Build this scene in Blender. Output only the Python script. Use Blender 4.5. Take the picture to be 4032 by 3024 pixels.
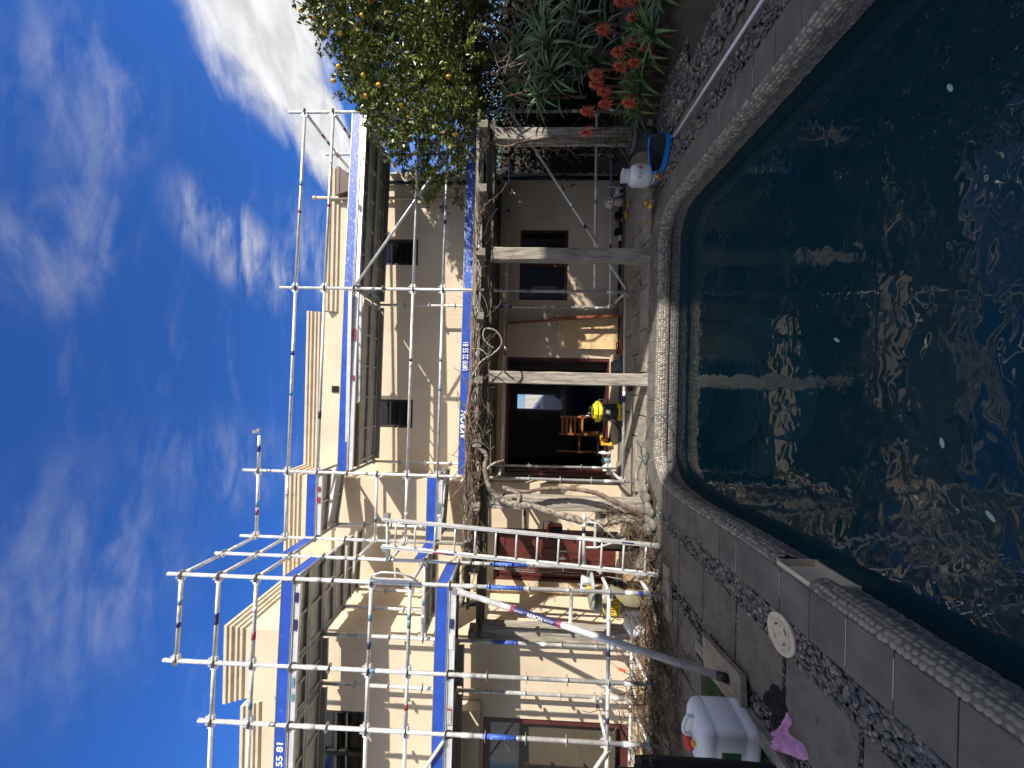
import bpy, bmesh, math, random
from mathutils import Vector, Matrix, noise
R=math.radians; PI=math.pi
rnd=random.Random(7)
for o in list(bpy.data.objects): bpy.data.objects.remove(o)
scene=bpy.context.scene
COL=scene.collection
# ------------------------------------------------------------------ camera
H=1.82; PITCH=R(2.035); ROLL=R(-1.27)
cam_d=bpy.data.cameras.new('camera'); cam=bpy.data.objects.new('camera',cam_d); COL.objects.link(cam)
cam_d.sensor_fit='HORIZONTAL'; cam_d.sensor_width=36; cam_d.lens=13.0; cam_d.clip_start=0.05; cam_d.clip_end=1000
_R=Vector((1,0,0)); _U=Vector((0,-math.sin(PITCH),math.cos(PITCH))); _F=Vector((0,math.cos(PITCH),math.sin(PITCH)))
_cx=-(_R*math.sin(ROLL)+_U*math.cos(ROLL)); _cy=_R*math.cos(ROLL)-_U*math.sin(ROLL); _cz=-_F
cam.matrix_world=Matrix.Translation((0,0,H))@Matrix((_cx,_cy,_cz)).transposed().to_4x4()
scene.camera=cam
# ------------------------------------------------------------------ light
SUN=Vector((1.335,-1.0,0.86)).normalized()       # towards the sun
ELEV=math.asin(SUN.z); AZ=math.atan2(SUN.x,SUN.y)
sd=bpy.data.lights.new('sun','SUN'); sd.energy=4.6; sd.angle=R(0.53); sd.color=(1,0.93,0.82)
so=bpy.data.objects.new('sun',sd); COL.objects.link(so); so.rotation_euler=SUN.to_track_quat('Z','Y').to_euler(); so.location=(8,-6,9)
scene.view_settings.view_transform='Standard'; scene.view_settings.look='None'
scene.view_settings.gamma=1; scene.view_settings.exposure=0.74; scene.view_settings.use_curve_mapping=False
world=bpy.data.worlds.new('World'); scene.world=world; world.use_nodes=True
wn=world.node_tree; wn.nodes.clear(); WL=wn.links
def wnode(t,**k):
    n=wn.nodes.new(t)
    for a,b in k.items(): setattr(n,a,b)
    return n
sky=wnode('ShaderNodeTexSky',sky_type='NISHITA'); sky.sun_disc=False; sky.sun_elevation=ELEV; sky.sun_rotation=AZ
sky.altitude=0; sky.air_density=1.0; sky.dust_density=0.15; sky.ozone_density=3.0
tc=wnode('ShaderNodeTexCoord'); sep=wnode('ShaderNodeSeparateXYZ'); WL.new(tc.outputs['Generated'],sep.inputs[0])
def wm(op,a,b=None,c=None,clamp=False):
    n=wnode('ShaderNodeMath',operation=op); n.use_clamp=clamp
    for i,v in enumerate((a,b,c)):
        if v is None: continue
        if isinstance(v,(int,float)): n.inputs[i].default_value=v
        else: WL.new(v,n.inputs[i])
    return n.outputs[0]
zc=wm('MAXIMUM',sep.outputs[2],0.06)
px=wm('DIVIDE',sep.outputs[0],zc); py=wm('DIVIDE',sep.outputs[1],zc)
comb=wnode('ShaderNodeCombineXYZ'); WL.new(px,comb.inputs[0]); WL.new(py,comb.inputs[1])
def wnoise(scale,det,rough,dist=0.0,rot=0,sc=(1,1,1)):
    mp=wnode('ShaderNodeMapping'); WL.new(comb.outputs[0],mp.inputs[0]); mp.inputs['Rotation'].default_value=(0,0,rot); mp.inputs['Scale'].default_value=sc
    n=wnode('ShaderNodeTexNoise'); WL.new(mp.outputs[0],n.inputs['Vector']); n.inputs['Scale'].default_value=scale
    n.inputs['Detail'].default_value=det; n.inputs['Roughness'].default_value=rough; n.inputs['Distortion'].default_value=dist
    return n.outputs[0]
nA=wnoise(5.0,8,0.58,0.5); nB=wnoise(3.2,7,0.55,0.8,R(35),(1,2.6,1)); nC=wnoise(1.6,3,0.5)
def blob(cx,cy,rx,ry,rot=0,soft=1.0):
    dx=wm('SUBTRACT',px,cx); dy=wm('SUBTRACT',py,cy); c,s=math.cos(rot),math.sin(rot)
    u=wm('ADD',wm('MULTIPLY',dx,c/rx),wm('MULTIPLY',dy,s/rx)); v=wm('ADD',wm('MULTIPLY',dx,-s/ry),wm('MULTIPLY',dy,c/ry))
    d=wm('SQRT',wm('ADD',wm('MULTIPLY',u,u),wm('MULTIPLY',v,v)))
    return wm('SUBTRACT',1.0,d,clamp=True)
def rng(x,a,b,c=0,d=1):
    n=wnode('ShaderNodeMapRange',interpolation_type='SMOOTHSTEP'); WL.new(x,n.inputs[0]); n.inputs[1].default_value=a; n.inputs[2].default_value=b; n.inputs[3].default_value=c; n.inputs[4].default_value=d
    return n.outputs[0]
big=wm('MAXIMUM',blob(1.50,1.33,.74,.66,.3),blob(1.2,1.75,.36,.55,.2))
big=rng(wm('ADD',wm('MULTIPLY',big,1.2),wm('MULTIPLY',wm('SUBTRACT',nA,.5),.55)),.20,.62)
nS=wnoise(2.6,7,0.56,0.9,R(-38),(1,2.8,1)); nT=wnoise(8.0,6,0.6,.5,R(-38),(1,2.4,1))
sn=wm('ADD',wm('MULTIPLY',nS,.68),wm('MULTIPLY',nT,.32))
w1=wm('MULTIPLY',rng(blob(.44,1.30,.20,.42,.25),0,.7),.75)
w2=wm('MULTIPLY',rng(wm('MAXIMUM',blob(.30,.78,.26,.15,.5),blob(.62,.80,.34,.20,.4)),0,.7),.38)
w3=wm('MULTIPLY',rng(wm('MAXIMUM',blob(-.48,.82,.42,.34,-.5),blob(-.30,1.25,.25,.5,.2)),0,.8),.27)
w4=wm('MULTIPLY',rng(blob(.60,1.75,.35,.40,0),0,.8),.55)
wisp=wm('MULTIPLY',wm('MAXIMUM',wm('MAXIMUM',w1,w2),wm('MAXIMUM',w3,w4)),rng(sn,.38,.74,0,.85))
veil=wm('MULTIPLY',rng(sn,.52,.80),.10)
low=wm('MULTIPLY',rng(sep.outputs[2],.50,.12),rng(nC,.35,.7,.05,.35))
mask=wm('MAXIMUM',wm('MAXIMUM',big,wisp),wm('MAXIMUM',veil,low))
# unseen broken cloud added behind the camera for neutral fill light
fill_cloud=wm('MULTIPLY',rng(nC,.36,.50),rng(py,.45,-.05)); mask=wm('MAXIMUM',mask,wm('MULTIPLY',fill_cloud,.9))
tint=wnode('ShaderNodeMix',data_type='RGBA',blend_type='MULTIPLY'); tint.inputs[0].default_value=1; WL.new(sky.outputs[0],tint.inputs[6]); tint.inputs[7].default_value=(.21,.44,.86,1)
shade=rng(nA,.35,.7,.72,1.0)
cc=wnode('ShaderNodeVectorMath',operation='SCALE'); cc.inputs[0].default_value=(4.4,4.4,4.5); WL.new(shade,cc.inputs['Scale'])
cm=wnode('ShaderNodeMix',data_type='RGBA'); WL.new(mask,cm.inputs[0]); WL.new(tint.outputs[2],cm.inputs[6]); WL.new(cc.outputs[0],cm.inputs[7])
bg=wnode('ShaderNodeBackground'); bg.inputs[1].default_value=0.135; WL.new(cm.outputs[2],bg.inputs[0])
wo=wnode('ShaderNodeOutputWorld'); WL.new(bg.outputs[0],wo.inputs[0])

# ------------------------------------------------------------------ materials
MATS={}
def mat(name,col,rough=.6,metal=0.0,var=0.0,scale=6.0,bump=0.0,bscale=40.0,col2=None,lo=.35,hi=.65,stretch=(1,1,1),spec=.5,rot=(0,0,0),det=6,coord='Object',extra=None):
    if name in MATS: return MATS[name]
    m=bpy.data.materials.new(name); m.use_nodes=True; nt=m.node_tree; b=nt.nodes['Principled BSDF']; L=nt.links
    b.inputs['Base Color'].default_value=(*col,1); b.inputs['Roughness'].default_value=rough; b.inputs['Metallic'].default_value=metal
    b.inputs['Specular IOR Level'].default_value=spec
    t=nt.nodes.new('ShaderNodeTexCoord'); mp=nt.nodes.new('ShaderNodeMapping'); L.new(t.outputs[coord],mp.inputs[0]); mp.inputs['Scale'].default_value=stretch; mp.inputs['Rotation'].default_value=rot
    last=None
    if var or col2:
        n=nt.nodes.new('ShaderNodeTexNoise'); n.inputs['Scale'].default_value=scale; n.inputs['Detail'].default_value=det; n.inputs['Roughness'].default_value=.6; L.new(mp.outputs[0],n.inputs['Vector'])
        r=nt.nodes.new('ShaderNodeValToRGB'); c2=col2 or tuple(min(1,c*(1+var)) for c in col); c1=col if col2 else tuple(c*(1-var) for c in col)
        r.color_ramp.elements[0].position=lo; r.color_ramp.elements[1].position=hi
        r.color_ramp.elements[0].color=(*c1,1); r.color_ramp.elements[1].color=(*c2,1)
        L.new(n.outputs[0],r.inputs[0]); last=r.outputs[0]; L.new(last,b.inputs['Base Color'])
    if bump:
        n2=nt.nodes.new('ShaderNodeTexNoise'); n2.inputs['Scale'].default_value=bscale; n2.inputs['Detail'].default_value=5; L.new(mp.outputs[0],n2.inputs['Vector'])
        bp=nt.nodes.new('ShaderNodeBump'); bp.inputs['Strength'].default_value=bump; bp.inputs['Distance'].default_value=.01; L.new(n2.outputs[0],bp.inputs['Height']); L.new(bp.outputs[0],b.inputs['Normal'])
    if extra: extra(nt,b,mp,last)
    MATS[name]=m; return m
def overlay(col,scale,lo,hi,fac=1.0,stretch=(1,1,1),rough=None):
    """adds stains / wear of a second colour through another noise"""
    def f(nt,b,mp,last):
        L=nt.links; m2=nt.nodes.new('ShaderNodeMapping'); t=nt.nodes.new('ShaderNodeTexCoord'); L.new(t.outputs['Object'],m2.inputs[0]); m2.inputs['Scale'].default_value=stretch
        n=nt.nodes.new('ShaderNodeTexNoise'); n.inputs['Scale'].default_value=scale; n.inputs['Detail'].default_value=8; n.inputs['Roughness'].default_value=.65; L.new(m2.outputs[0],n.inputs['Vector'])
        r=nt.nodes.new('ShaderNodeMapRange'); r.inputs[1].default_value=lo; r.inputs[2].default_value=hi; r.inputs[4].default_value=fac; L.new(n.outputs[0],r.inputs[0])
        mx=nt.nodes.new('ShaderNodeMix'); mx.data_type='RGBA'; L.new(r.outputs[0],mx.inputs[0])
        if last: L.new(last,mx.inputs[6])
        else: mx.inputs[6].default_value=b.inputs['Base Color'].default_value
        mx.inputs[7].default_value=(*col,1); L.new(mx.outputs[2],b.inputs['Base Color'])
        if rough is not None:
            mr=nt.nodes.new('ShaderNodeMix'); L.new(r.outputs[0],mr.inputs[0]); mr.inputs[2].default_value=b.inputs['Roughness'].default_value; mr.inputs[3].default_value=rough; L.new(mr.outputs[0],b.inputs['Roughness'])
    return f
def randcol(amount=.35,hue=.03):
    """per-object random brightness"""
    def f(nt,b,mp,last):
        L=nt.links; oi=nt.nodes.new('ShaderNodeObjectInfo'); h=nt.nodes.new('ShaderNodeHueSaturation')
        r=nt.nodes.new('ShaderNodeMapRange'); r.inputs[3].default_value=1-amount; r.inputs[4].default_value=1+amount; L.new(oi.outputs['Random'],r.inputs[0]); L.new(r.outputs[0],h.inputs['Value'])
        r2=nt.nodes.new('ShaderNodeMapRange'); r2.inputs[3].default_value=.5-hue; r2.inputs[4].default_value=.5+hue; L.new(oi.outputs['Random'],r2.inputs[0]); L.new(r2.outputs[0],h.inputs['Hue'])
        if last: L.new(last,h.inputs['Color'])
        else: h.inputs['Color'].default_value=b.inputs['Base Color'].default_value
        L.new(h.outputs[0],b.inputs['Base Color'])
    return f
def pebcol(nt,b,mp,last):
    """stones: colour chosen per stone (mesh island)"""
    L=nt.links; g=nt.nodes.new('ShaderNodeNewGeometry'); oi=nt.nodes.new('ShaderNodeObjectInfo'); ad=nt.nodes.new('ShaderNodeMath'); ad.operation='ADD'; L.new(g.outputs['Random Per Island'],ad.inputs[0]); L.new(oi.outputs['Random'],ad.inputs[1])
    fr=nt.nodes.new('ShaderNodeMath'); fr.operation='FRACT'; L.new(ad.outputs[0],fr.inputs[0])
    r=nt.nodes.new('ShaderNodeValToRGB'); cr=r.color_ramp
    cr.elements[0].position=0; cr.elements[0].color=(.035,.038,.042,1); cr.elements[1].position=1; cr.elements[1].color=(.34,.31,.27,1)
    for p,c in ((.3,(.06,.065,.07)),(.55,(.10,.105,.105)),(.75,(.14,.13,.115)),(.88,(.19,.15,.10)),(.95,(.21,.20,.18))):
        e=cr.elements.new(p); e.color=(*c,1)
    L.new(fr.outputs[0],r.inputs[0]); 
    mx=nt.nodes.new('ShaderNodeMix'); mx.data_type='RGBA'; mx.blend_type='MULTIPLY'; mx.inputs[0].default_value=.7; L.new(r.outputs[0],mx.inputs[6])
    n=nt.nodes.new('ShaderNodeTexNoise'); n.inputs['Scale'].default_value=60; L.new(mp.outputs[0],n.inputs['Vector']); n.inputs['Detail'].default_value=4
    h=nt.nodes.new('ShaderNodeMapRange'); h.inputs[3].default_value=.5; h.inputs[4].default_value=1.5; L.new(n.outputs[0],h.inputs[0]); L.new(h.outputs[0],mx.inputs[7]); L.new(mx.outputs[2],b.inputs['Base Color'])
def islandcol(c1,c2,c3=None):
    def f(nt,b,mp,last):
        L=nt.links; g=nt.nodes.new('ShaderNodeNewGeometry'); r=nt.nodes.new('ShaderNodeValToRGB'); cr=r.color_ramp
        cr.elements[0].color=(*c1,1); cr.elements[1].color=(*c2,1)
        if c3: e=cr.elements.new(.9); e.color=(*c3,1); cr.elements[1].position=.8; 
        L.new(g.outputs['Random Per Island'],r.inputs[0]); L.new(r.outputs[0],b.inputs['Base Color'])
    return f

M_wall=mat('cream_plaster',(.62,.52,.385),.9,var=.07,scale=1.3,bump=.25,bscale=120,extra=overlay((.42,.33,.22),2.2,.56,.80,.40,(1,1,.35)))
M_corn=mat('cornice_plaster',(.58,.49,.36),.9,var=.08,scale=4,bump=.2,bscale=90,extra=overlay((.25,.22,.13),7,.58,.72,.6,(1,1,.5)))
M_galv=mat('galvanised_steel',(.66,.66,.65),.40,.45,var=.18,scale=9,bump=.08,bscale=60,extra=overlay((.80,.78,.74),14,.52,.66,.8,rough=.65))
M_galvd=mat('dull_steel',(.36,.37,.38),.5,.7,var=.2,scale=14,bump=.1,bscale=60)
M_rose=mat('cast_steel',(.42,.42,.42),.5,.7,var=.2,scale=20)
M_alu=mat('aluminium',(.74,.74,.73),.38,.5,var=.1,scale=8,bump=.05,bscale=80,extra=overlay((.5,.48,.45),20,.6,.72,.6,rough=.7))
M_plank=mat('steel_plank',(.52,.52,.51),.6,.35,var=.15,scale=5,bump=.1,extra=overlay((.32,.30,.26),6,.55,.8,.4))
M_blue=mat('blue_paint',(.018,.07,.40),.45,var=.15,scale=4,extra=overlay((.20,.25,.50),9,.62,.72,.5,(1.6,1,2.2)))
M_bluew=mat('worn_blue_paint',(.035,.10,.45),.5,var=.15,scale=4,extra=overlay((.45,.50,.62),16,.55,.62,.8,(1.2,1,2.6)))
M_white=mat('white_paint',(.78,.78,.76),.5)
M_wplas=mat('white_plastic',(.74,.76,.80),.35,var=.03,scale=4,spec=.5)
M_cream=mat('cream_plastic',(.60,.53,.40),.45,var=.08,scale=15)
M_black=mat('black_plastic',(.012,.012,.013),.4)
M_blackc=mat('black_cloth',(.008,.008,.009),.9,bump=.3,bscale=90)
M_dark=mat('dark_timber',(.03,.026,.022),.8,var=.3,scale=8)
M_maroon=mat('maroon_paint',(.085,.020,.018),.45,var=.15,scale=5)
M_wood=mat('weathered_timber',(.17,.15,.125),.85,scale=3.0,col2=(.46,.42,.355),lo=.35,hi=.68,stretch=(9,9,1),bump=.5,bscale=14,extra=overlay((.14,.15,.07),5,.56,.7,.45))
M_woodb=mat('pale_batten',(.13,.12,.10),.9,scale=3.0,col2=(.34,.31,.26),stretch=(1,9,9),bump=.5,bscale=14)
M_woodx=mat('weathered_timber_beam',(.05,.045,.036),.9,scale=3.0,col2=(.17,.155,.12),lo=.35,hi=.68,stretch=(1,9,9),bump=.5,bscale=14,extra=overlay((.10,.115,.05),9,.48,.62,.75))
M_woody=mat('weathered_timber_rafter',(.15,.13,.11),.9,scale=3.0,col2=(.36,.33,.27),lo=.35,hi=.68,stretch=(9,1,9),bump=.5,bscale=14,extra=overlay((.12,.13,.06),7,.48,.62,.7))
M_ply=mat('plywood',(.62,.42,.20),.7,scale=3.0,col2=(.74,.56,.32),stretch=(8,1,1.2),bump=.1)
M_redw=mat('oiled_red_timber',(.19,.055,.025),.5,scale=4,col2=(.30,.10,.045),stretch=(6,6,1))
M_chair=mat('orange_timber',(.34,.12,.035),.45,scale=4,col2=(.45,.19,.06),stretch=(6,6,1))
M_pad=mat('pad_timber',(.19,.155,.12),.85,scale=5,col2=(.33,.28,.22),stretch=(2,7,5),bump=.3,bscale=30,extra=overlay((.55,.53,.48),12,.66,.70,.8))
M_vine=mat('vine_bark',(.085,.055,.040),.9,scale=10,col2=(.26,.19,.145),stretch=(1,1,1),bump=.5,bscale=60)
M_trunk=mat('shaggy_bark',(.11,.085,.065),.95,scale=22,col2=(.42,.36,.30),lo=.4,hi=.62,bump=.9,bscale=70)
M_twig=mat('cut_vine_canes',(.07,.035,.025),.85,extra=islandcol((.028,.014,.010),(.085,.045,.030),(.20,.14,.09)))
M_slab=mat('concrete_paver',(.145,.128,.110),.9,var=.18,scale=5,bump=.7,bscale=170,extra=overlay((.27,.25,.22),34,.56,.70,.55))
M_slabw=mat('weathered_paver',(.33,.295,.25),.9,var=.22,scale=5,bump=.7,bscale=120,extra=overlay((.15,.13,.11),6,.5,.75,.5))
M_cop=mat('coping_tile',(.14,.128,.115),.88,var=.26,scale=3.2,bump=.6,bscale=200,extra=overlay((.34,.32,.29),90,.62,.72,.6))
M_eff=mat('lime_bloom',(.5,.5,.5),.9)
M_peb=mat('river_pebble',(.1,.1,.1),.5,extra=pebcol)
M_mos=mat('mosaic_pebble',(.2,.2,.19),.45,extra=islandcol((.10,.10,.098),(.28,.275,.25),(.38,.34,.25)))
M_mos2=mat('shaded_mosaic_pebble',(.12,.12,.12),.6,extra=islandcol((.07,.072,.075),(.19,.185,.17)))  # mosaic tones darkened: shade under the nosing is put into the pebbles
M_grout=mat('grout',(.17,.16,.145),.95,bump=.4)
M_dirt=mat('soil',(.055,.045,.035),.95,var=.3,scale=9,bump=1,bscale=60,extra=overlay((.12,.07,.05),30,.6,.68,.6))
M_litter=mat('litter',(.14,.05,.03),.9,extra=islandcol((.06,.03,.02),(.25,.10,.05)))
M_pool=mat('pool_plaster',(.035,.11,.15),.8,var=.15,scale=2.0)
M_step=mat('pool_step_plaster',(.16,.25,.27),.8,var=.15,scale=6)
M_turf=mat('turf_blades',(.05,.12,.02),.8,extra=islandcol((.03,.08,.012),(.10,.19,.04)))
M_alo=mat('aloe_leaf',(.15,.225,.115),.45,var=.25,scale=6,spec=.4,extra=randcol(.35,.03))
M_alog=mat('green_aloe_leaf',(.09,.165,.05),.45,var=.25,scale=6,extra=randcol(.3,.03))
M_red=mat('aloe_flower',(.62,.045,.02),.5,extra=islandcol((.55,.02,.012),(.72,.06,.03),(.80,.25,.12)))
M_stem=mat('flower_stem',(.14,.08,.045),.9,var=.3,scale=40,bump=.6,bscale=90)
M_pur=mat('purple_leaf',(.045,.012,.02),.5,extra=islandcol((.02,.008,.012),(.08,.02,.035)))
M_leaf=mat('lemon_leaf',(.05,.09,.015),.38,spec=.6,extra=islandcol((.045,.085,.010),(.13,.19,.022),(.21,.23,.03)))
M_hedge=mat('shaded_hedge_leaf',(.02,.035,.01),.9,spec=.1,extra=islandcol((.006,.012,.004),(.016,.028,.007)))  # near-black leaves: deep shade behind the aloes is put into the colour
M_lem=mat('lemon_skin',(.78,.42,.025),.45,var=.12,scale=20,bump=.2,bscale=200)
M_lemo=mat('orange_lemon_skin',(.70,.27,.03),.5,var=.15,scale=20,bump=.2,bscale=200)
M_brown=mat('brown_metal',(.10,.060,.045),.5)
M_pipe=mat('cream_pipe',(.56,.48,.34),.5)
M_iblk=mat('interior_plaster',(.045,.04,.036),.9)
M_grey=mat('grey_pot',(.10,.10,.108),.55,var=.1,scale=8)
M_bl=mat('sky_blue_plastic',(.008,.20,.62),.4)
M_yel=mat('yellow_plastic',(.80,.66,.02),.35)
M_yel2=mat('yellow_tool',(.75,.42,.03),.45)
M_redp=mat('red_plastic',(.55,.02,.02),.4)
M_orange=mat('orange_plastic',(.75,.10,.03),.6)
M_green=mat('green_hose',(.02,.12,.10),.45)
M_glabel=mat('green_label',(.006,.055,.02),.5)
M_pink=mat('pink_cloth',(.60,.30,.52),.95,bump=.35,bscale=50,var=.05,scale=12)
M_navy=mat('navy_sticker',(.02,.022,.10),.4)
M_stred=mat('red_sticker',(.26,.03,.06),.4)
M_stblue=mat('light_blue_sticker',(.12,.24,.32),.4)
M_jar=mat('olive_ceramic',(.24,.22,.14),.25,var=.1,scale=4)
M_disc=mat('dull_glass_disc',(.30,.33,.31),.25)
M_lich=mat('lichen',(.5,.47,.05),.9)
M_render2=mat('blocker_render',(.45,.42,.38),.9,var=.08,scale=2)
M_roof=mat('roof_iron',(.12,.12,.13),.5,var=.1,scale=3)
M_carp=mat('silver_car_paint',(.62,.64,.66),.25,.3)
M_tint=mat('car_glass',(.015,.017,.02),.08)
M_lamp=mat('car_lamp_red',(.55,.01,.01),.2)
M_pinkst=mat('pale_pink_ceramic',(.60,.50,.53),.45)
M_net=mat('net_mesh',(.006,.010,.018),.9)
M_rope=mat('yellow_cord',(.85,.60,.02),.5)
M_label=mat('label_white',(.8,.8,.8),.5)
def glass_mat(name,tint=(.03,.035,.04),tr=.35,rough=.02):
    m=bpy.data.materials.new(name); m.use_nodes=True; nt=m.node_tree; nt.nodes.clear(); L=nt.links
    t=nt.nodes.new('ShaderNodeBsdfTransparent'); t.inputs[0].default_value=(tr,tr,tr,1); g=nt.nodes.new('ShaderNodeBsdfGlossy'); g.inputs[0].default_value=(.9,.9,.9,1); g.inputs['Roughness'].default_value=rough
    lw=nt.nodes.new('ShaderNodeLayerWeight'); pw_=nt.nodes.new('ShaderNodeMath'); pw_.operation='POWER'; L.new(lw.outputs['Facing'],pw_.inputs[0]); pw_.inputs[1].default_value=4; d=nt.nodes.new('ShaderNodeMath'); d.operation='MULTIPLY_ADD'; L.new(pw_.outputs[0],d.inputs[0]); d.inputs[1].default_value=.9; d.inputs[2].default_value=.05
    mx=nt.nodes.new('ShaderNodeMixShader'); L.new(d.outputs[0],mx.inputs[0]); L.new(t.outputs[0],mx.inputs[1]); L.new(g.outputs[0],mx.inputs[2])
    o=nt.nodes.new('ShaderNodeOutputMaterial'); L.new(mx.outputs[0],o.inputs[0]); MATS[name]=m; return m
M_glass=glass_mat('window_glass',tr=.72)
def water_mat():
    m=bpy.data.materials.new('pool_water'); m.use_nodes=True; nt=m.node_tree; nt.nodes.clear(); L=nt.links
    t=nt.nodes.new('ShaderNodeBsdfTransparent'); t.inputs[0].default_value=(.42,.60,.66,1)
    df=nt.nodes.new('ShaderNodeBsdfDiffuse'); df.inputs[0].default_value=(.007,.046,.066,1); tm=nt.nodes.new('ShaderNodeMixShader'); tm.inputs[0].default_value=.55; L.new(t.outputs[0],tm.inputs[1]); L.new(df.outputs[0],tm.inputs[2])
    g=nt.nodes.new('ShaderNodeBsdfGlossy'); g.inputs[0].default_value=(1,1,1,1); g.inputs['Roughness'].default_value=.015
    fr=nt.nodes.new('ShaderNodeFresnel'); fr.inputs[0].default_value=1.38
    mx=nt.nodes.new('ShaderNodeMixShader'); L.new(fr.outputs[0],mx.inputs[0]); L.new(tm.outputs[0],mx.inputs[1]); L.new(g.outputs[0],mx.inputs[2])
    tc=nt.nodes.new('ShaderNodeTexCoord'); mp=nt.nodes.new('ShaderNodeMapping'); L.new(tc.outputs['Object'],mp.inputs[0]); mp.inputs['Scale'].default_value=(1,1.25,1)
    n=nt.nodes.new('ShaderNodeTexNoise'); n.inputs['Scale'].default_value=8.0; n.inputs['Detail'].default_value=1.0; n.inputs['Roughness'].default_value=.5; n.inputs['Distortion'].default_value=.5; L.new(mp.outputs[0],n.inputs['Vector'])
    n2=nt.nodes.new('ShaderNodeTexNoise'); n2.inputs['Scale'].default_value=2.2; n2.inputs['Detail'].default_value=1; L.new(mp.outputs[0],n2.inputs['Vector'])
    a=nt.nodes.new('ShaderNodeMath'); a.operation='MULTIPLY_ADD'; L.new(n2.outputs[0],a.inputs[0]); a.inputs[1].default_value=2.0; L.new(n.outputs[0],a.inputs[2])
    bp=nt.nodes.new('ShaderNodeBump'); bp.inputs['Strength'].default_value=1.0; bp.inputs['Distance'].default_value=.0026; L.new(a.outputs[0],bp.inputs['Height'])
    L.new(bp.outputs[0],g.inputs['Normal']); L.new(bp.outputs[0],fr.inputs['Normal'])
    o=nt.nodes.new('ShaderNodeOutputMaterial'); L.new(mx.outputs[0],o.inputs[0]); return m
M_water=water_mat()

# ------------------------------------------------------------------ builders
WM={}
def wmx(o): return WM.get(o.name,Matrix.Identity(4))
def link(name,me,parent=None,mx=None,label=None):
    o=bpy.data.objects.new(name,me); COL.objects.link(o)
    mx=mx or Matrix.Identity(4)
    if parent is not None:
        o.parent=parent; o.matrix_parent_inverse=wmx(parent).inverted(); o.matrix_basis=mx
    else: o.matrix_basis=mx
    WM[o.name]=mx.copy()
    if label: o['label']=label
    return o
def tag(o,label=None,cat=None,group=None,kind=None):
    if label: o['label']=label
    if cat: o['category']=cat
    if group: o['group']=group
    if kind: o['kind']=kind
    return o
def thing(name,label,cat,loc=(0,0,0),rz=0,group=None):
    o=link(name,None,None,Matrix.Translation(loc)@Matrix.Rotation(rz,4,'Z')); o.empty_display_size=.1
    return tag(o,label,cat,group)
def dup(root,mx,label=None,group=None):
    r=root.copy(); COL.objects.link(r); r.matrix_basis=mx
    if label: r['label']=label
    if group: r['group']=group
    for ch in root.children:
        c=ch.copy(); COL.objects.link(c); c.parent=r
        for g in ch.children:
            d=g.copy(); COL.objects.link(d); d.parent=c
    return r
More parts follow.
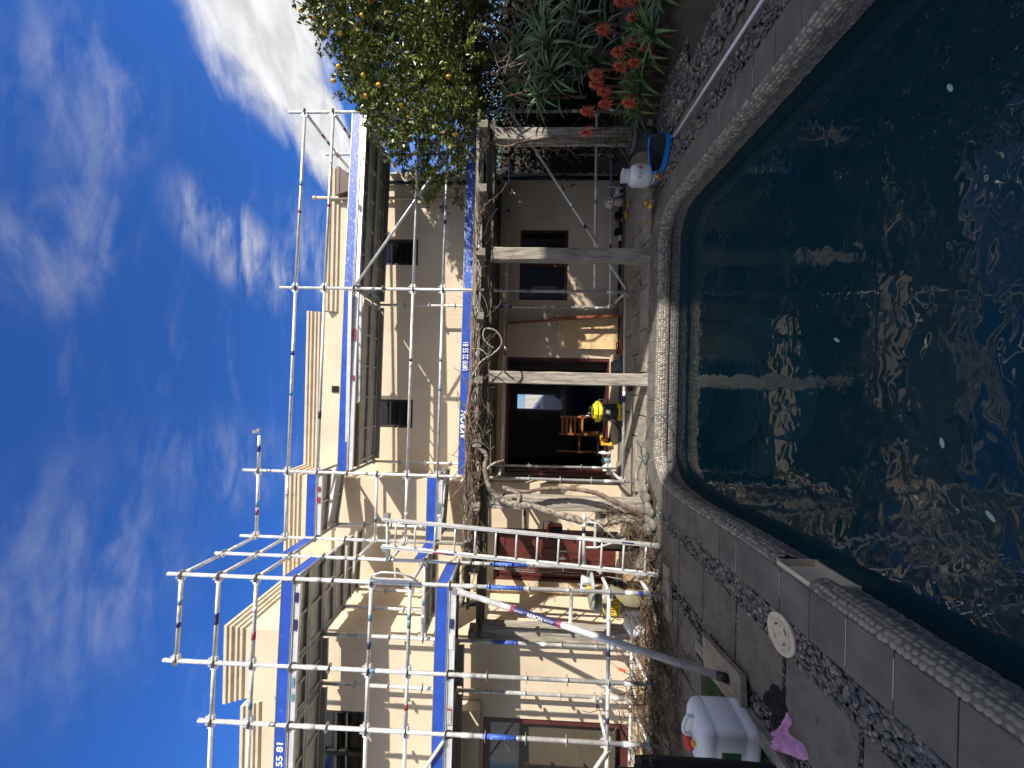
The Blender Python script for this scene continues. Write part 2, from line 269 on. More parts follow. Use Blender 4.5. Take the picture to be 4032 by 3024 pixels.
class MB:
    def __init__(s): s.v=[]; s.f=[]; s.s=[]; s.m=[]; s.cm=0
    def add(s,vs,fs,smooth=False,mx=None):
        b=len(s.v)
        if mx is not None: vs=[mx@Vector(v) for v in vs]
        s.v+= [tuple(v) for v in vs]; s.f+=[tuple(i+b for i in f) for f in fs]
        if isinstance(smooth,bool): s.s+=[smooth]*len(fs)
        else: s.s+=smooth
        s.m+=[s.cm]*len(fs); return s
    def box(s,c,d,rz=0,mx=None,bev=0):
        x,y,z=[k/2 for k in d]; m=Matrix.Translation(c)@Matrix.Rotation(rz,4,'Z')
        if mx is not None: m=mx@m
        if not bev:
            return s.add([(-x,-y,-z),(x,-y,-z),(x,y,-z),(-x,y,-z),(-x,-y,z),(x,-y,z),(x,y,z),(-x,y,z)],[(0,3,2,1),(4,5,6,7),(0,1,5,4),(1,2,6,5),(2,3,7,6),(3,0,4,7)],mx=m)
        b=bev; vs=[]
        for (zz,k) in ((-z,b),(-z+b,0),(z-b,0),(z,b)):
            X=x-k; Y=y-k
            for sx,sy in ((-1,-1),(1,-1),(1,1),(-1,1)):
                # two verts per corner
                if sx*sy>0: vs+=[(sx*X,sy*(Y-b),zz),(sx*(X-b),sy*Y,zz)]
                else: vs+=[(sx*(X-b),sy*Y,zz),(sx*X,sy*(Y-b),zz)]
        fs=[tuple(range(7,-1,-1)),tuple(range(24,32))]
        for r in range(3):
            for i in range(8): fs.append((r*8+i,r*8+(i+1)%8,r*8+8+(i+1)%8,r*8+8+i))
        return s.add(vs,fs,mx=m)
    def tube(s,p0,p1,r0,r1=None,n=10,caps=True):
        p0=Vector(p0); p1=Vector(p1); r1=r0 if r1 is None else r1; d=(p1-p0)
        if d.length<1e-6: return s
        d.normalize(); a=d.cross(Vector((0,0,1)) if abs(d.z)<.9 else Vector((1,0,0))).normalized(); b=d.cross(a)
        vs=[]
        for p,r in ((p0,r0),(p1,r1)):
            for i in range(n): t=2*PI*i/n; vs.append(p+a*(r*math.cos(t))+b*(r*math.sin(t)))
        fs=[(i,(i+1)%n,n+(i+1)%n,n+i) for i in range(n)]; sm=[True]*n
        if caps: fs+=[tuple(range(n-1,-1,-1)),tuple(range(n,2*n))]; sm+=[False,False]
        return s.add(vs,fs,sm)
    def path(s,pts,rad,n=8,smooth=True,caps=True,closed=False,jit=0):
        pts=[Vector(p) for p in pts]; N=len(pts)
        if not hasattr(rad,'__len__'): rad=[rad]*N
        vs=[]; a=None
        for i,p in enumerate(pts):
            q0=pts[i-1] if (i>0 or closed) else p; q1=pts[(i+1)%N] if (i<N-1 or closed) else p
            d=(q1-q0); d=d.normalized() if d.length>1e-9 else Vector((0,0,1))
            if a is None: a=d.cross(Vector((0,0,1)) if abs(d.z)<.9 else Vector((1,0,0))).normalized()
            else:
                a=a-d*a.dot(d); a=a.normalized() if a.length>1e-6 else d.orthogonal().normalized()
            b=d.cross(a)
            for k in range(n):
                t=2*PI*k/n; r=rad[i]*(1+ (rnd.uniform(-jit,jit) if jit else 0)); vs.append(p+a*(r*math.cos(t))+b*(r*math.sin(t)))
        fs=[]; 
        for i in range(N if closed else N-1):
            j=(i+1)%N
            for k in range(n): fs.append((i*n+k,i*n+(k+1)%n,j*n+(k+1)%n,j*n+k))
        sm=[smooth]*len(fs)
        if caps and not closed: fs+=[tuple(range(n-1,-1,-1)),tuple(range((N-1)*n,N*n))]; sm+=[False,False]
        return s.add(vs,fs,sm)
    def lathe(s,prof,n=20,mx=None,smooth=True,sx=1,sy=1):
        vs=[]; fs=[]
        for r,z in prof:
            for i in range(n): t=2*PI*i/n; vs.append((r*math.cos(t)*sx,r*math.sin(t)*sy,z))
        for j in range(len(prof)-1):
            for i in range(n): fs.append((j*n+i,j*n+(i+1)%n,(j+1)*n+(i+1)%n,(j+1)*n+i))
        return s.add(vs,fs,smooth,mx)
    def ball(s,c,r,n=8,m=6,mx=None,smooth=True):
        if not hasattr(r,'__len__'): r=(r,r,r)
        vs=[(c[0],c[1],c[2]-r[2])]
        for j in range(1,m):
            ph=-PI/2+PI*j/m
            for i in range(n): t=2*PI*i/n; vs.append((c[0]+r[0]*math.cos(ph)*math.cos(t),c[1]+r[1]*math.cos(ph)*math.sin(t),c[2]+r[2]*math.sin(ph)))
        vs.append((c[0],c[1],c[2]+r[2])); fs=[(0,1+(i+1)%n,1+i) for i in range(n)]
        for j in range(m-2):
            for i in range(n): a=1+j*n; fs.append((a+i,a+(i+1)%n,a+n+(i+1)%n,a+n+i))
        a=1+(m-2)*n; fs+=[(a+i,a+(i+1)%n,len(vs)-1) for i in range(n)]
        return s.add(vs,fs,smooth,mx)
    def prism(s,poly,z0,z1,mx=None):
        n=len(poly); vs=[(x,y,z0) for x,y in poly]+[(x,y,z1) for x,y in poly]
        return s.add(vs,[tuple(range(n-1,-1,-1)),tuple(range(n,2*n))]+[(i,(i+1)%n,n+(i+1)%n,n+i) for i in range(n)],mx=mx)
    def mesh(s,name,mats):
        me=bpy.data.meshes.new(name); me.from_pydata(s.v,[],s.f); me.polygons.foreach_set('use_smooth',s.s)
        for m in (mats if isinstance(mats,(list,tuple)) else [mats]): me.materials.append(m)
        if any(s.m): me.polygons.foreach_set('material_index',s.m)
        me.update(); return me
    def build(s,name,mats,parent=None,mx=None,label=None): return link(name,s.mesh(name,mats),parent,mx,label)
def struct(name,mb,m,parent=None,label=None):
    o=mb.build(name,m,parent)
    if parent is None: o['kind']='structure'
    if label: o['label']=label
    return o
def T(x,y,z): return Matrix.Translation((x,y,z))
def RZ(a): return Matrix.Rotation(a,4,'Z')
def RX(a): return Matrix.Rotation(a,4,'X')
def RY(a): return Matrix.Rotation(a,4,'Y')
def text_mesh(txt,size,m,parent,mx,name='lettering',shear=0,extr=.002,bold=.012,xs=1.0):
    cu=bpy.data.curves.new(name,'FONT'); cu.body=txt; cu.size=size; cu.extrude=extr; cu.offset=bold*size; cu.shear=shear; cu.align_x='LEFT'; cu.resolution_u=3
    to=bpy.data.objects.new(name,cu); COL.objects.link(to); dg=bpy.context.evaluated_depsgraph_get(); me=bpy.data.meshes.new_from_object(to.evaluated_get(dg)); bpy.data.objects.remove(to)
    for v in me.vertices: v.co.x*=xs
    me.materials.clear(); me.materials.append(m); return link(name,me,parent,mx)
FRONT=RX(PI/2)   # text lying in XY -> standing, facing -Y
def wallpanel(mb,axis,pos,a0,a1,z0,z1,th,holes=(),outer=-1):
    """vertical wall. axis 'x': runs along X at Y=pos (front), thickness th behind (+Y). axis 'y': runs along Y at X=pos, thickness towards -X"""
    xs=sorted({a0,a1,*[h[0] for h in holes],*[h[1] for h in holes]}); zs=sorted({z0,z1,*[h[2] for h in holes],*[h[3] for h in holes]})
    xs=[x for x in xs if a0<=x<=a1]; zs=[z for z in zs if z0<=z<=z1]
    solid={}
    for i in range(len(xs)-1):
        for j in range(len(zs)-1):
            cx=(xs[i]+xs[i+1])/2; cz=(zs[j]+zs[j+1])/2
            solid[i,j]=not any(h[0]<cx<h[1] and h[2]<cz<h[3] for h in holes)
    P=(lambda a,d,z:(a,pos+d*th,z)) if axis=='x' else (lambda a,d,z:(pos-d*th,a,z))
    for (i,j),sld in solid.items():
        if not sld: continue
        x0,x1,za,zb=xs[i],xs[i+1],zs[j],zs[j+1]
        mb.add([P(x0,0,za),P(x1,0,za),P(x1,0,zb),P(x0,0,zb)],[(0,1,2,3)]); mb.add([P(x0,1,za),P(x1,1,za),P(x1,1,zb),P(x0,1,zb)],[(3,2,1,0)])
        if not solid.get((i-1,j),False): mb.add([P(x0,0,za),P(x0,0,zb),P(x0,1,zb),P(x0,1,za)],[(0,1,2,3)])
        if not solid.get((i+1,j),False): mb.add([P(x1,0,za),P(x1,1,za),P(x1,1,zb),P(x1,0,zb)],[(0,1,2,3)])
        if not solid.get((i,j-1),False): mb.add([P(x0,0,za),P(x0,1,za),P(x1,1,za),P(x1,0,za)],[(0,1,2,3)])
        if not solid.get((i,j+1),False): mb.add([P(x0,0,zb),P(x1,0,zb),P(x1,1,zb),P(x0,1,zb)],[(0,1,2,3)])
    return mb
# ================================================================== SETTING
PX0,PX1,PY0,PY1=-1.25,2.45,.35,5.25; CR=.44; WZ=-.30   # pool rectangle, corner radius, water level
def warp(x,y): return (x-(.06*math.exp(-((y-4.3)/.75)**2) if x<.6 else 0),y)
def rrect(x0,x1,y0,y1,r,n=8,dens=0):
    pts=[]
    for cx,cy,a0 in ((x1-r,y0+r,-PI/2),(x1-r,y1-r,0),(x0+r,y1-r,PI/2),(x0+r,y0+r,PI)):
        for i in range(n+1): t=a0+PI/2*i/n; pts.append(warp(cx+r*math.cos(t),cy+r*math.sin(t)))
    L_=len(pts); ix=[i for i in range(L_) if pts[i][0]<0 and pts[(i+1)%L_][0]<0 and abs(pts[i][1]-pts[(i+1)%L_][1])>1.5]
    if ix:
        i=ix[0]; a,b=pts[i],pts[(i+1)%L_]; xb=x0; mid=[warp(xb,a[1]+(b[1]-a[1])*k/14) for k in range(1,14)]; pts=pts[:i+1]+mid+pts[i+1:]
    return pts
# ground: one sheet reaching the horizon, with the pool cut out of it (ring from pool outline outwards)
def ring_sheet(inner,outer,z,mb):
    n=len(inner); mb.add([(x,y,z) for x,y in inner]+[(x,y,z) for x,y in outer],[(i,n+i,n+(i+1)%n,(i+1)%n) for i in range(n)])
inn=rrect(PX0-.02,PX1+.02,PY0-.02,PY1+.02,CR+.02); cxp,cyp=(PX0+PX1)/2,(PY0+PY1)/2
far=[]
for x,y in inn:
    dx,dy=x-cxp,y-cyp; k=400/max(abs(dx),abs(dy)); far.append((cxp+dx*k,cyp+dy*k))
g=MB(); ring_sheet(inn,far,-.045,g); struct('ground',g,M_dirt)
# pool shell
ps=MB(); n=len(inn)
o1=rrect(PX0-.04,PX1+.04,PY0-.04,PY1+.04,CR+.04); 
ps.add([(x,y,-.05) for x,y in o1]+[(x,y,-1.7) for x,y in o1],[(i,(i+1)%n,n+(i+1)%n,n+i) for i in range(n)]); ps.add([(x,y,-1.7) for x,y in o1],[tuple(range(n))])
struct('pool_basin',ps,M_pool)
st=MB()
for k,(rx,ry,z) in enumerate(((1.05,1.55,-1.02),(.80,1.12,-.82),(.52,.62,-.50))):
    c=[(-.05+rx*math.cos(PI+PI*i/24),PY1+ry*math.sin(PI+PI*i/24)) for i in range(25)]
    st.prism(c,-1.7,z)
struct('pool_step',st,M_step)
w=MB(); wo_=rrect(PX0+.0,PX1-.0,PY0+.0,PY1-.0,CR); w.add([(x,y,WZ) for x,y in rrect(PX0-.03,PX1+.03,PY0-.03,PY1+.03,CR+.03)],[tuple(range(n))])
struct('pool_water',w,M_water)
# coping: outline walker
def outline(off,step):
    """points (x,y,nx,ny) along the pool edge offset outwards by off; n is outward normal; open at near side"""
    r=CR+off; x0,x1,y0,y1=PX0-off,PX1+off,PY0-off,PY1+off; segs=[]
    segs.append(('l',(x0,y0+r),(x0,y1-r),(-1,0))); segs.append(('a',(x0+r,y1-r),PI,PI/2)); segs.append(('l',(x0+r,y1),(x1-r,y1),(0,1)))
    segs.append(('a',(x1-r,y1-r),PI/2,0)); segs.append(('l',(x1,y1-r),(x1,y0+r),(1,0))); segs.append(('a',(x1-r,y0+r),0,-PI/2)); segs.append(('l',(x1-r,y0),(x0+r,y0),(0,-1))); segs.append(('a',(x0+r,y0+r),-PI/2,-PI))
    out=[]
    for s_ in segs:
        if s_[0]=='l':
            L_=math.dist(s_[1],s_[2]); k=max(1,round(L_/step))
            for i in range(k): t=i/k; out.append((s_[1][0]+(s_[2][0]-s_[1][0])*t,s_[1][1]+(s_[2][1]-s_[1][1])*t,*s_[3]))
        else:
            k=max(2,round(r*PI/2/step))
            for i in range(k): t=s_[2]+(s_[3]-s_[2])*i/k; out.append((s_[1][0]+r*math.cos(t),s_[1][1]+r*math.sin(t),math.cos(t),math.sin(t)))
    return [(*warp(x,y),nx,ny) for x,y,nx,ny in out]
# outward tiles
cop=thing('pool_coping','grey coping tiles with pebble mosaic nosing round the pool','pool coping',(PX0-.15,3,0)); cop['kind']='structure'; del cop['category']
fine=outline(0,.045); N=len(fine); TW=.32
# grout body below mosaic: nosing profile (outward offset, z)
prof=[(.0,-.004),(-.035,-.018),(-.06,-.06),(-.065,-.11),(-.05,-.155),(-.012,-.165),(-.012,-.33),(-.03,-.55)]
gb=MB(); vs=[]
for x,y,nx,ny in fine:
    for o_,z in prof: vs.append((x+nx*o_,y+ny*o_,z))
K=len(prof); SK=lambda p: p[0]<-1 and 2.38<p[1]<2.73
gb.add(vs,[(i*K+k,i*K+k+1,((i+1)%N)*K+k+1,((i+1)%N)*K+k) for i in range(N) for k in range(K-1) if not SK(fine[i])]); gb.build('mosaic_bed',M_grout,cop)
tiles=outline(0,.09); N2=len(tiles); i=0; rt=random.Random(3)
def tile(a,b):
    mb=MB(); idx=[(a+k)%N2 for k in range(b-a+1)]; gap=.003
    top=[]; 
    for q,k in enumerate(idx):
        x,y,nx,ny=tiles[k]; tx,ty=ny,-nx; sh=gap if q==0 else (-gap if q==len(idx)-1 else 0); top.append((x+tx*sh,y+ty*sh,nx,ny))
    m_=len(top); vs=[]
    dz=rt.uniform(-.0015,.0015)
    for x,y,nx,ny in top: 
        for o_,z in ((.004,-.03),(.004,-.008),(.012,0),(TW-.006,0),(TW,-.005),(TW,-.04)): vs.append((x+nx*o_,y+ny*o_,z+dz))
    fs=[(i*6+k,(i+1)*6+k,(i+1)*6+k+1,i*6+k+1) for i in range(m_-1) for k in range(5)]+[(0,1,2,3,4,5),tuple((m_-1)*6+k for k in (5,4,3,2,1,0))]
    mb.add(vs,fs); return mb
i=0
while i<N2:
    w_=3; e=min(i+w_,N2); tile(i,e).build('coping_tile',M_cop,cop); i=e
# lime bloom lines on joints of some tiles near left and right
lb=MB()
for k in range(0,N2,3):
    if rt.random()<.45:
        x,y,nx,ny=tiles[k]; tx,ty=ny,-nx; a0=rt.uniform(.01,.05); a1=rt.uniform(.2,TW-.01); wv=.0022
        lb.add([(x+nx*a0-tx*wv,y+ny*a0-ty*wv,.0012+.001),(x+nx*a0+tx*wv,y+ny*a0+ty*wv,.0022),(x+nx*a1+tx*wv,y+ny*a1+ty*wv,.0022),(x+nx*a1-tx*wv,y+ny*a1-ty*wv,.0022)],[(0,1,2,3)])
lb.build('lime_line',M_eff,cop)
# mosaic pebbles
def half_stone(mb,c,nrm,a,b,h,rot,n=7):
    nrm=Vector(nrm).normalized(); t=nrm.orthogonal().normalized(); t=Matrix.Rotation(rot,3,nrm)@t; u=nrm.cross(t); c=Vector(c)
    vs=[c+nrm*h]; 
    for rr,hh in ((.62,.78),(1,0)):
        for k in range(n): q=2*PI*k/n; vs.append(c+t*(a*rr*math.cos(q))+u*(b*rr*math.sin(q))+nrm*(h*hh))
    fs=[(0,1+k,1+(k+1)%n) for k in range(n)]+[(1+k,1+n+k,1+n+(k+1)%n,1+(k+1)%n) for k in range(n)]
    mb.add(vs,fs,True)
def mosaic(rows,mb,step,size,rseed,parts=0,mm=None):
    rr=random.Random(rseed); cnt=0; stones=[]
    for r_,(o_,z,nn,nz) in enumerate(rows):
        ln=outline(o_,step)
        for k,(x,y,nx,ny) in enumerate(ln):
            if y<.9 or SK((x,y)): continue
            tx,ty=ny,-nx; j=rr.uniform(-.25,.25)*step+(step/2 if r_%2 else 0)
            stones.append(((x+tx*j,y+ty*j,z+rr.uniform(-.003,.003)),(nx*nn,ny*nn,nz),size*rr.uniform(.48,.64),size*rr.uniform(.42,.54),size*.24*rr.uniform(.6,1.2),rr.uniform(0,3)))
    stones.sort(key=lambda s:(s[0][0])**2+(s[0][1])**2)
    for s_ in stones[parts:]: half_stone(mb,*s_)
    for s_ in stones[:parts]:
        q=MB(); half_stone(q,(0,0,0),*s_[1:]); q.build('mosaic_stone',mm,cop,T(*s_[0]))
    mb.build('mosaic_stones',mm,cop)['kind']='stuff'
mosaic([(-.012,-.010,-.35,.94),(-.043,-.030,-.8,.6),(-.060,-.062,-.98,.15),(-.063,-.095,-1,0),(-.056,-.128,-.98,-.15)],MB(),.034,.034,5,200,M_mos)
mosaic([(-.012,-.18-.03*k,-1,0) for k in range(5)],MB(),.034,.033,6,0,M_mos2)

# ---- pavers
pat=thing('patio','concrete paver terrace round the pool','terrace',(-2,3,0)); pat['kind']='structure'; del pat['category']
def slab(x0,x1,y0,y1,z=0,th=.05,m=None,parent=None,name='paver',ch=.006,tilt=.0015):
    r=rnd; a=[(x0,y0),(x1,y0),(x1,y1),(x0,y1)]; zz=[z+r.uniform(-tilt,tilt) for _ in a]; cx,cy=(x0+x1)/2,(y0+y1)/2
    vs=[(x,y,z-th) for x,y in a]+[(x,y,h-ch) for (x,y),h in zip(a,zz)]+[(x+math.copysign(ch,cx-x),y+math.copysign(ch,cy-y),h) for (x,y),h in zip(a,zz)]
    mb=MB(); mb.add(vs,[(3,2,1,0),(8,9,10,11)]+[(i,(i+1)%4,4+(i+1)%4,4+i) for i in range(4)]+[(4+i,4+(i+1)%4,8+(i+1)%4,8+i) for i in range(4)])
    return mb.build(name,m or M_slab,parent or pat)
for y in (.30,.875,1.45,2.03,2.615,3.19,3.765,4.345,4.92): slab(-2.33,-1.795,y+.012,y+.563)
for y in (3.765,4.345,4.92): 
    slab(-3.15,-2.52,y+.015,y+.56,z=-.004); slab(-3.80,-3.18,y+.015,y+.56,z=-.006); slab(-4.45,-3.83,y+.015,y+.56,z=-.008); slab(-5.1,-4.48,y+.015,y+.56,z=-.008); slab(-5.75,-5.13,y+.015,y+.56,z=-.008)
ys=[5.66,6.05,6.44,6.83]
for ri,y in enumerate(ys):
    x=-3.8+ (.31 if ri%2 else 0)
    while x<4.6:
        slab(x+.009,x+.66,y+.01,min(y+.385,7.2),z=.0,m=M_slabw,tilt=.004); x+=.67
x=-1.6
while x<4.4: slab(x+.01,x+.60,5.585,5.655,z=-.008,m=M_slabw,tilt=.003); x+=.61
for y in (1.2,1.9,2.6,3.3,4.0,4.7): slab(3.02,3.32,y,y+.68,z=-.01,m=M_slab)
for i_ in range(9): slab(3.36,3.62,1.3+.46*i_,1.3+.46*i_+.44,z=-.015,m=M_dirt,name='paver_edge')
# ---- pebbles
PEB=[]
for k in range(5):
    mb=MB(); rr=random.Random(k+20); mb.ball((0,0,0),(1,rr.uniform(.62,.85),rr.uniform(.4,.55)),7,5); 
    mb.v=[(x*(1+.12*noise.noise((x*2+k,y*2,z*2))),y*(1+.12*noise.noise((x*2,y*2+k,z))),z) for x,y,z in mb.v]; PEB.append(mb)
PEBM=[p.mesh('pebble',M_peb) for p in PEB]
def pebbles(name,label,region,n,nparts,size=(.011,.024),z=0,seed=1):
    rr=random.Random(seed); o=thing(name,label,'gravel',(region[0][0],region[0][1],0)); o['kind']='structure'; del o['category']
    pts=[]
    for _ in range(n):
        s_=rr.choices(region,weights=[abs(r[2]-r[0])*abs(r[3]-r[1]) for r in region])[0]
        x=rr.uniform(s_[0],s_[2]); y=rr.uniform(s_[1],s_[3]); pts.append((x,y,z-.022+rr.uniform(0,.020),rr.uniform(*size)*(1.25 if rr.random()<.12 else 1)))
    pts.sort(key=lambda p:p[0]**2+p[1]**2-(9 if p[2]>z-.012 else 0)); big=MB()
    for i,(x,y,zz,r_) in enumerate(pts):
        mx=T(x,y,zz)@RZ(rr.uniform(0,6.3))@RX(rr.uniform(-.35,.35))@RY(rr.uniform(-.35,.35))@Matrix.Diagonal((r_,r_,r_,1)); k=rr.randrange(5)
        if i<nparts: link('pebble',PEBM[k],o,mx)
        else: big.add(PEB[k].v,PEB[k].f,True,mx)
    q=big.build('pebbles',M_peb,o); q['kind']='stuff'; return o
pebbles('gravel_strip','strip of rounded grey river pebbles beside the left coping',[(-1.795,.9,-1.575,5.1)],3600,290,seed=2)
pebbles('gravel_joint','narrow pebble joint between the left pavers and the timber edging',[(-2.52,.9,-2.335,5.3),(-2.42,3.4,-2.3,3.78)],1500,200,seed=3,size=(.011,.021))
pebbles('gravel_edge','dark pebble strip beside the right coping',[(2.775,1.2,3.01,5.2),(2.9,4.6,3.15,5.5)],2600,200,seed=4,z=.004,size=(.012,.026))
pebbles('gravel_line','thin pebble joint behind the far coping',[(-1.5,5.565,4.0,5.60)],900,60,seed=5,size=(.008,.014))
pebbles('paver_joint_gravel','small pebbles in the joints between the left pavers',[(-2.34,y-.01,-1.79,y+.012) for y in (1.45,2.03,2.615,3.19,3.765,4.345)],420,60,seed=6,size=(.006,.012))
pebbles('bed_gravel','rough dark stones between the pavers and the aloe bed',[(3.3,3.2,3.75,5.3),(3.5,2.0,4.0,3.4),(3.62,4.4,4.1,5.5)],2600,150,seed=7,size=(.015,.038),z=.02)
# leaf litter and dead needles on the paving: uncountable
lt=MB(); rr=random.Random(11)
def litter(n,x0,x1,y0,y1,z=.003,l=(.02,.07)):
    for _ in range(n):
        x=rr.uniform(x0,x1); y=rr.uniform(y0,y1); a=rr.uniform(0,6.3); L_=rr.uniform(*l); p=[]
        for k in range(4): p.append((x+math.cos(a)*L_*k/3,y+math.sin(a)*L_*k/3,z+rr.uniform(0,.006))); a+=rr.uniform(-.6,.6)
        lt.path(p,.0014,3,False,False)
litter(420,-1.5,1.9,5.6,6.3); litter(500,2.9,3.7,2.4,4.8,z=.0); litter(250,1.5,4.0,5.6,7.0); litter(90,-2.3,-1.8,2,5)
tag(lt.build('leaf_litter',M_litter),'brown dead twigs and stalks scattered over the paving',kind='stuff')

# ================================================================== HOUSE
house=thing('house','two storey cream plaster house with stepped parapet behind the scaffold','house',(0,8,0))
WX=-3.88
a=MB(); wallpanel(a,'x',7.5,-1.85,1.40,0,6.12,.22,[(-1.83+.02,.55,.13,2.2),(-.95,-.37,4.11,5.0)]); a.build('wall',M_wall,house)
a=MB(); wallpanel(a,'x',7.5,1.402,4.27,0,5.74,.22,[(1.71,3.14,1.01,1.98),(2.39,2.93,4.07,5.0)]); a.build('wall',M_wall,house)
a=MB(); wallpanel(a,'x',6.93,WX,-2.072,0,6.12,.22,[(-3.68,-2.70,.05,2.34)]); a.build('wall',M_wall,house)
a=MB(); wallpanel(a,'y',-1.85,6.93,7.498,0,6.12,.22); a.build('wall',M_wall,house)
a=MB(); wallpanel(a,'x',5.57,-4.95,WX-.222,0,6.12,.22); a.build('wall',M_wall,house)
a=MB(); wallpanel(a,'x',5.571,-9.5,-4.952,0,5.84,.22,[(-7.0,-5.06,4.16,4.98),(-8.2,-5.03,.16,2.34)]); a.build('wall',M_wall,house)
a=MB(); wallpanel(a,'y',WX,5.57,6.928,0,6.12,.22); a.build('wall',M_wall,house)
a=MB(); wallpanel(a,'y',4.27,7.722,13,0,5.74,.22); a.build('wall',M_wall,house)
a=MB(); wallpanel(a,'x',13.0,-9.5,4.27,0,5.74,.22,[(-.90,-.32,.35,2.12)]); a.box((-9.4,9.4,2.9),(.2,7.2,5.8)); a.build('wall',M_wall,house)
a=MB(); a.box((-2.7,10.4,5.5),(13.4,5.2,.1)); a.box((-6.8,6.7,5.5),(5.6,2,.1)); a.build('roof',M_roof,house)
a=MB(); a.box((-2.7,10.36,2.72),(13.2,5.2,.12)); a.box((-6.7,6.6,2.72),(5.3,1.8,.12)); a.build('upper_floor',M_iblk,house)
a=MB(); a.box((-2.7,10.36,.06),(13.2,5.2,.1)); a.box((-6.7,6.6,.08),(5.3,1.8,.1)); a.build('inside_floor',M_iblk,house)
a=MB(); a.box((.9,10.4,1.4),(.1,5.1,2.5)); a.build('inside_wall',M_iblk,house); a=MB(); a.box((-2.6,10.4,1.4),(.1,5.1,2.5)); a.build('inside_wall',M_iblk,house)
a=MB(); a.box((-6.7,8.4,4),(5.2,.1,2.4)); a.box((-6.7,8.4,1.4),(5.2,.1,2.5)); a.box((0,9.2,4),(8,.1,2.4)); a.box((2.6,9.6,1.4),(3.2,.1,2.5)); a.build('partition',mat('warm_inside',(.22,.19,.15),.9),house)['kind']='stuff'
def cornice(pts,prof,ztop,name='cornice',m=None,ends=(None,None)):
    """pts: plan polyline of wall face; outward side is to the LEFT when walking... computed from normals list"""
    mb=MB(); segn=[]
    for p,q in zip(pts,pts[1:]):
        d=Vector((q[0]-p[0],q[1]-p[1])).normalized(); segn.append(Vector((d.y,-d.x)))
    vs=[]; K=len(prof)
    for i,p in enumerate(pts):
        if i==0: n_=segn[0]+(Vector(ends[0]) if ends[0] else Vector((0,0)))
        elif i==len(pts)-1: n_=segn[-1]+(Vector(ends[1]) if ends[1] else Vector((0,0)))
        else: n_=segn[i-1]+segn[i]
        for o_,z in prof: vs.append((p[0]+n_.x*o_,p[1]+n_.y*o_,ztop+z))
    fs=[(i*K+k,(i+1)*K+k,(i+1)*K+(k+1)%K,i*K+(k+1)%K) for i in range(len(pts)-1) for k in range(K)]
    fs+=[tuple(range(K)),tuple((len(pts)-1)*K+k for k in range(K-1,-1,-1))]
    mb.add(vs,fs); return mb.build(name,m or M_corn,house)
CP=[(-.10,0),(.12,0),(.12,-.045),(.095,-.055),(.095,-.10),(.06,-.125),(.06,-.165),(.035,-.18),(.035,-.225),(.004,-.24),(-.10,-.24)]
# path walked so that outward normal (d.y,-d.x) faces the pool: walking +X gives normal -Y
cornice([(-4.95,5.79),(-4.95,5.57)][1:]+[(WX,5.57),(WX,6.93),(-1.85,6.93),(-1.85,7.5),(1.40,7.5)],CP,6.30)
cornice([(-9.5,5.57),(-4.97,5.57)],CP,6.02)
CP2=[(-.10,0),(.10,0),(.10,-.04),(.07,-.055),(.07,-.12),(.035,-.14),(.035,-.19),(.004,-.20),(-.10,-.20)]
cornice([(1.41,7.5),(4.27,7.5),(4.27,9)],CP2,5.92)
# hoods, vents, pipes
a=MB(); a.box((-6.65,5.47,2.53),(3.72,.198,.30),bev=.012); a.build('window_hood',M_wall,house)
a=MB(); a.box((-.185,7.49,5.73),(.13,.02,.14)); 
for k in range(5): a.box((-.185,7.476,5.685+.024*k),(.11,.012,.008))
a.build('vent',M_dark,house)
a=MB(); a.tube((4.05,7.44,2.4),(4.05,7.44,5.5),.038); a.tube((4.15,7.44,.05),(4.15,7.44,2.35),.038); a.tube((4.05,7.44,3.2),(4.05,7.42,3.12),.044); a.build('downpipe',M_black,house,label='black downpipe at the right end of the house')
a=MB(); a.tube((3.72,7.42,3.3),(3.72,7.42,6.22),.032,n=12); a.tube((3.72,7.42,6.16),(3.72,7.42,6.24),.038); a.tube((3.72,7.42,4.4),(3.72,7.42,4.44),.040); a.tube((3.72,7.42,3.28),(3.72,7.42,3.36),.040); a.build('vent_pipe',M_pipe,house,label='cream vent pipe rising above the parapet')
a=MB(); a.tube((-3.76,6.80,.05),(-3.76,6.80,2.75),.045,n=12); a.tube((-3.76,6.80,1.05),(-3.76,6.80,1.10),.052); a.tube((-3.76,6.80,2.2),(-3.76,6.80,2.25),.052); a.build('downpipe',M_pipe,house,label='cream downpipe in the recessed corner')
a=MB(); vs=[(3.74,7.28,5.60),(4.16,7.28,5.60),(4.10,7.28,5.44),(3.84,7.28,5.44)]; vs=[(3.74,7.28,5.62),(4.26,7.28,5.62),(4.14,7.30,5.42),(3.82,7.30,5.42)]; vs+= [(x,7.50,z) for x,y,z in vs]
a.add(vs,[(3,2,1,0),(4,5,6,7),(0,1,5,4),(1,2,6,5),(2,3,7,6),(3,0,4,7)]); a.box((4.0,7.39,5.66),(.56,.24,.07)); a.build('rain_head',M_brown,house)
a=MB(); a.box((-4.5,5.563,2.665),(1.1,.012,.012)); a.build('flashing',M_maroon,house)
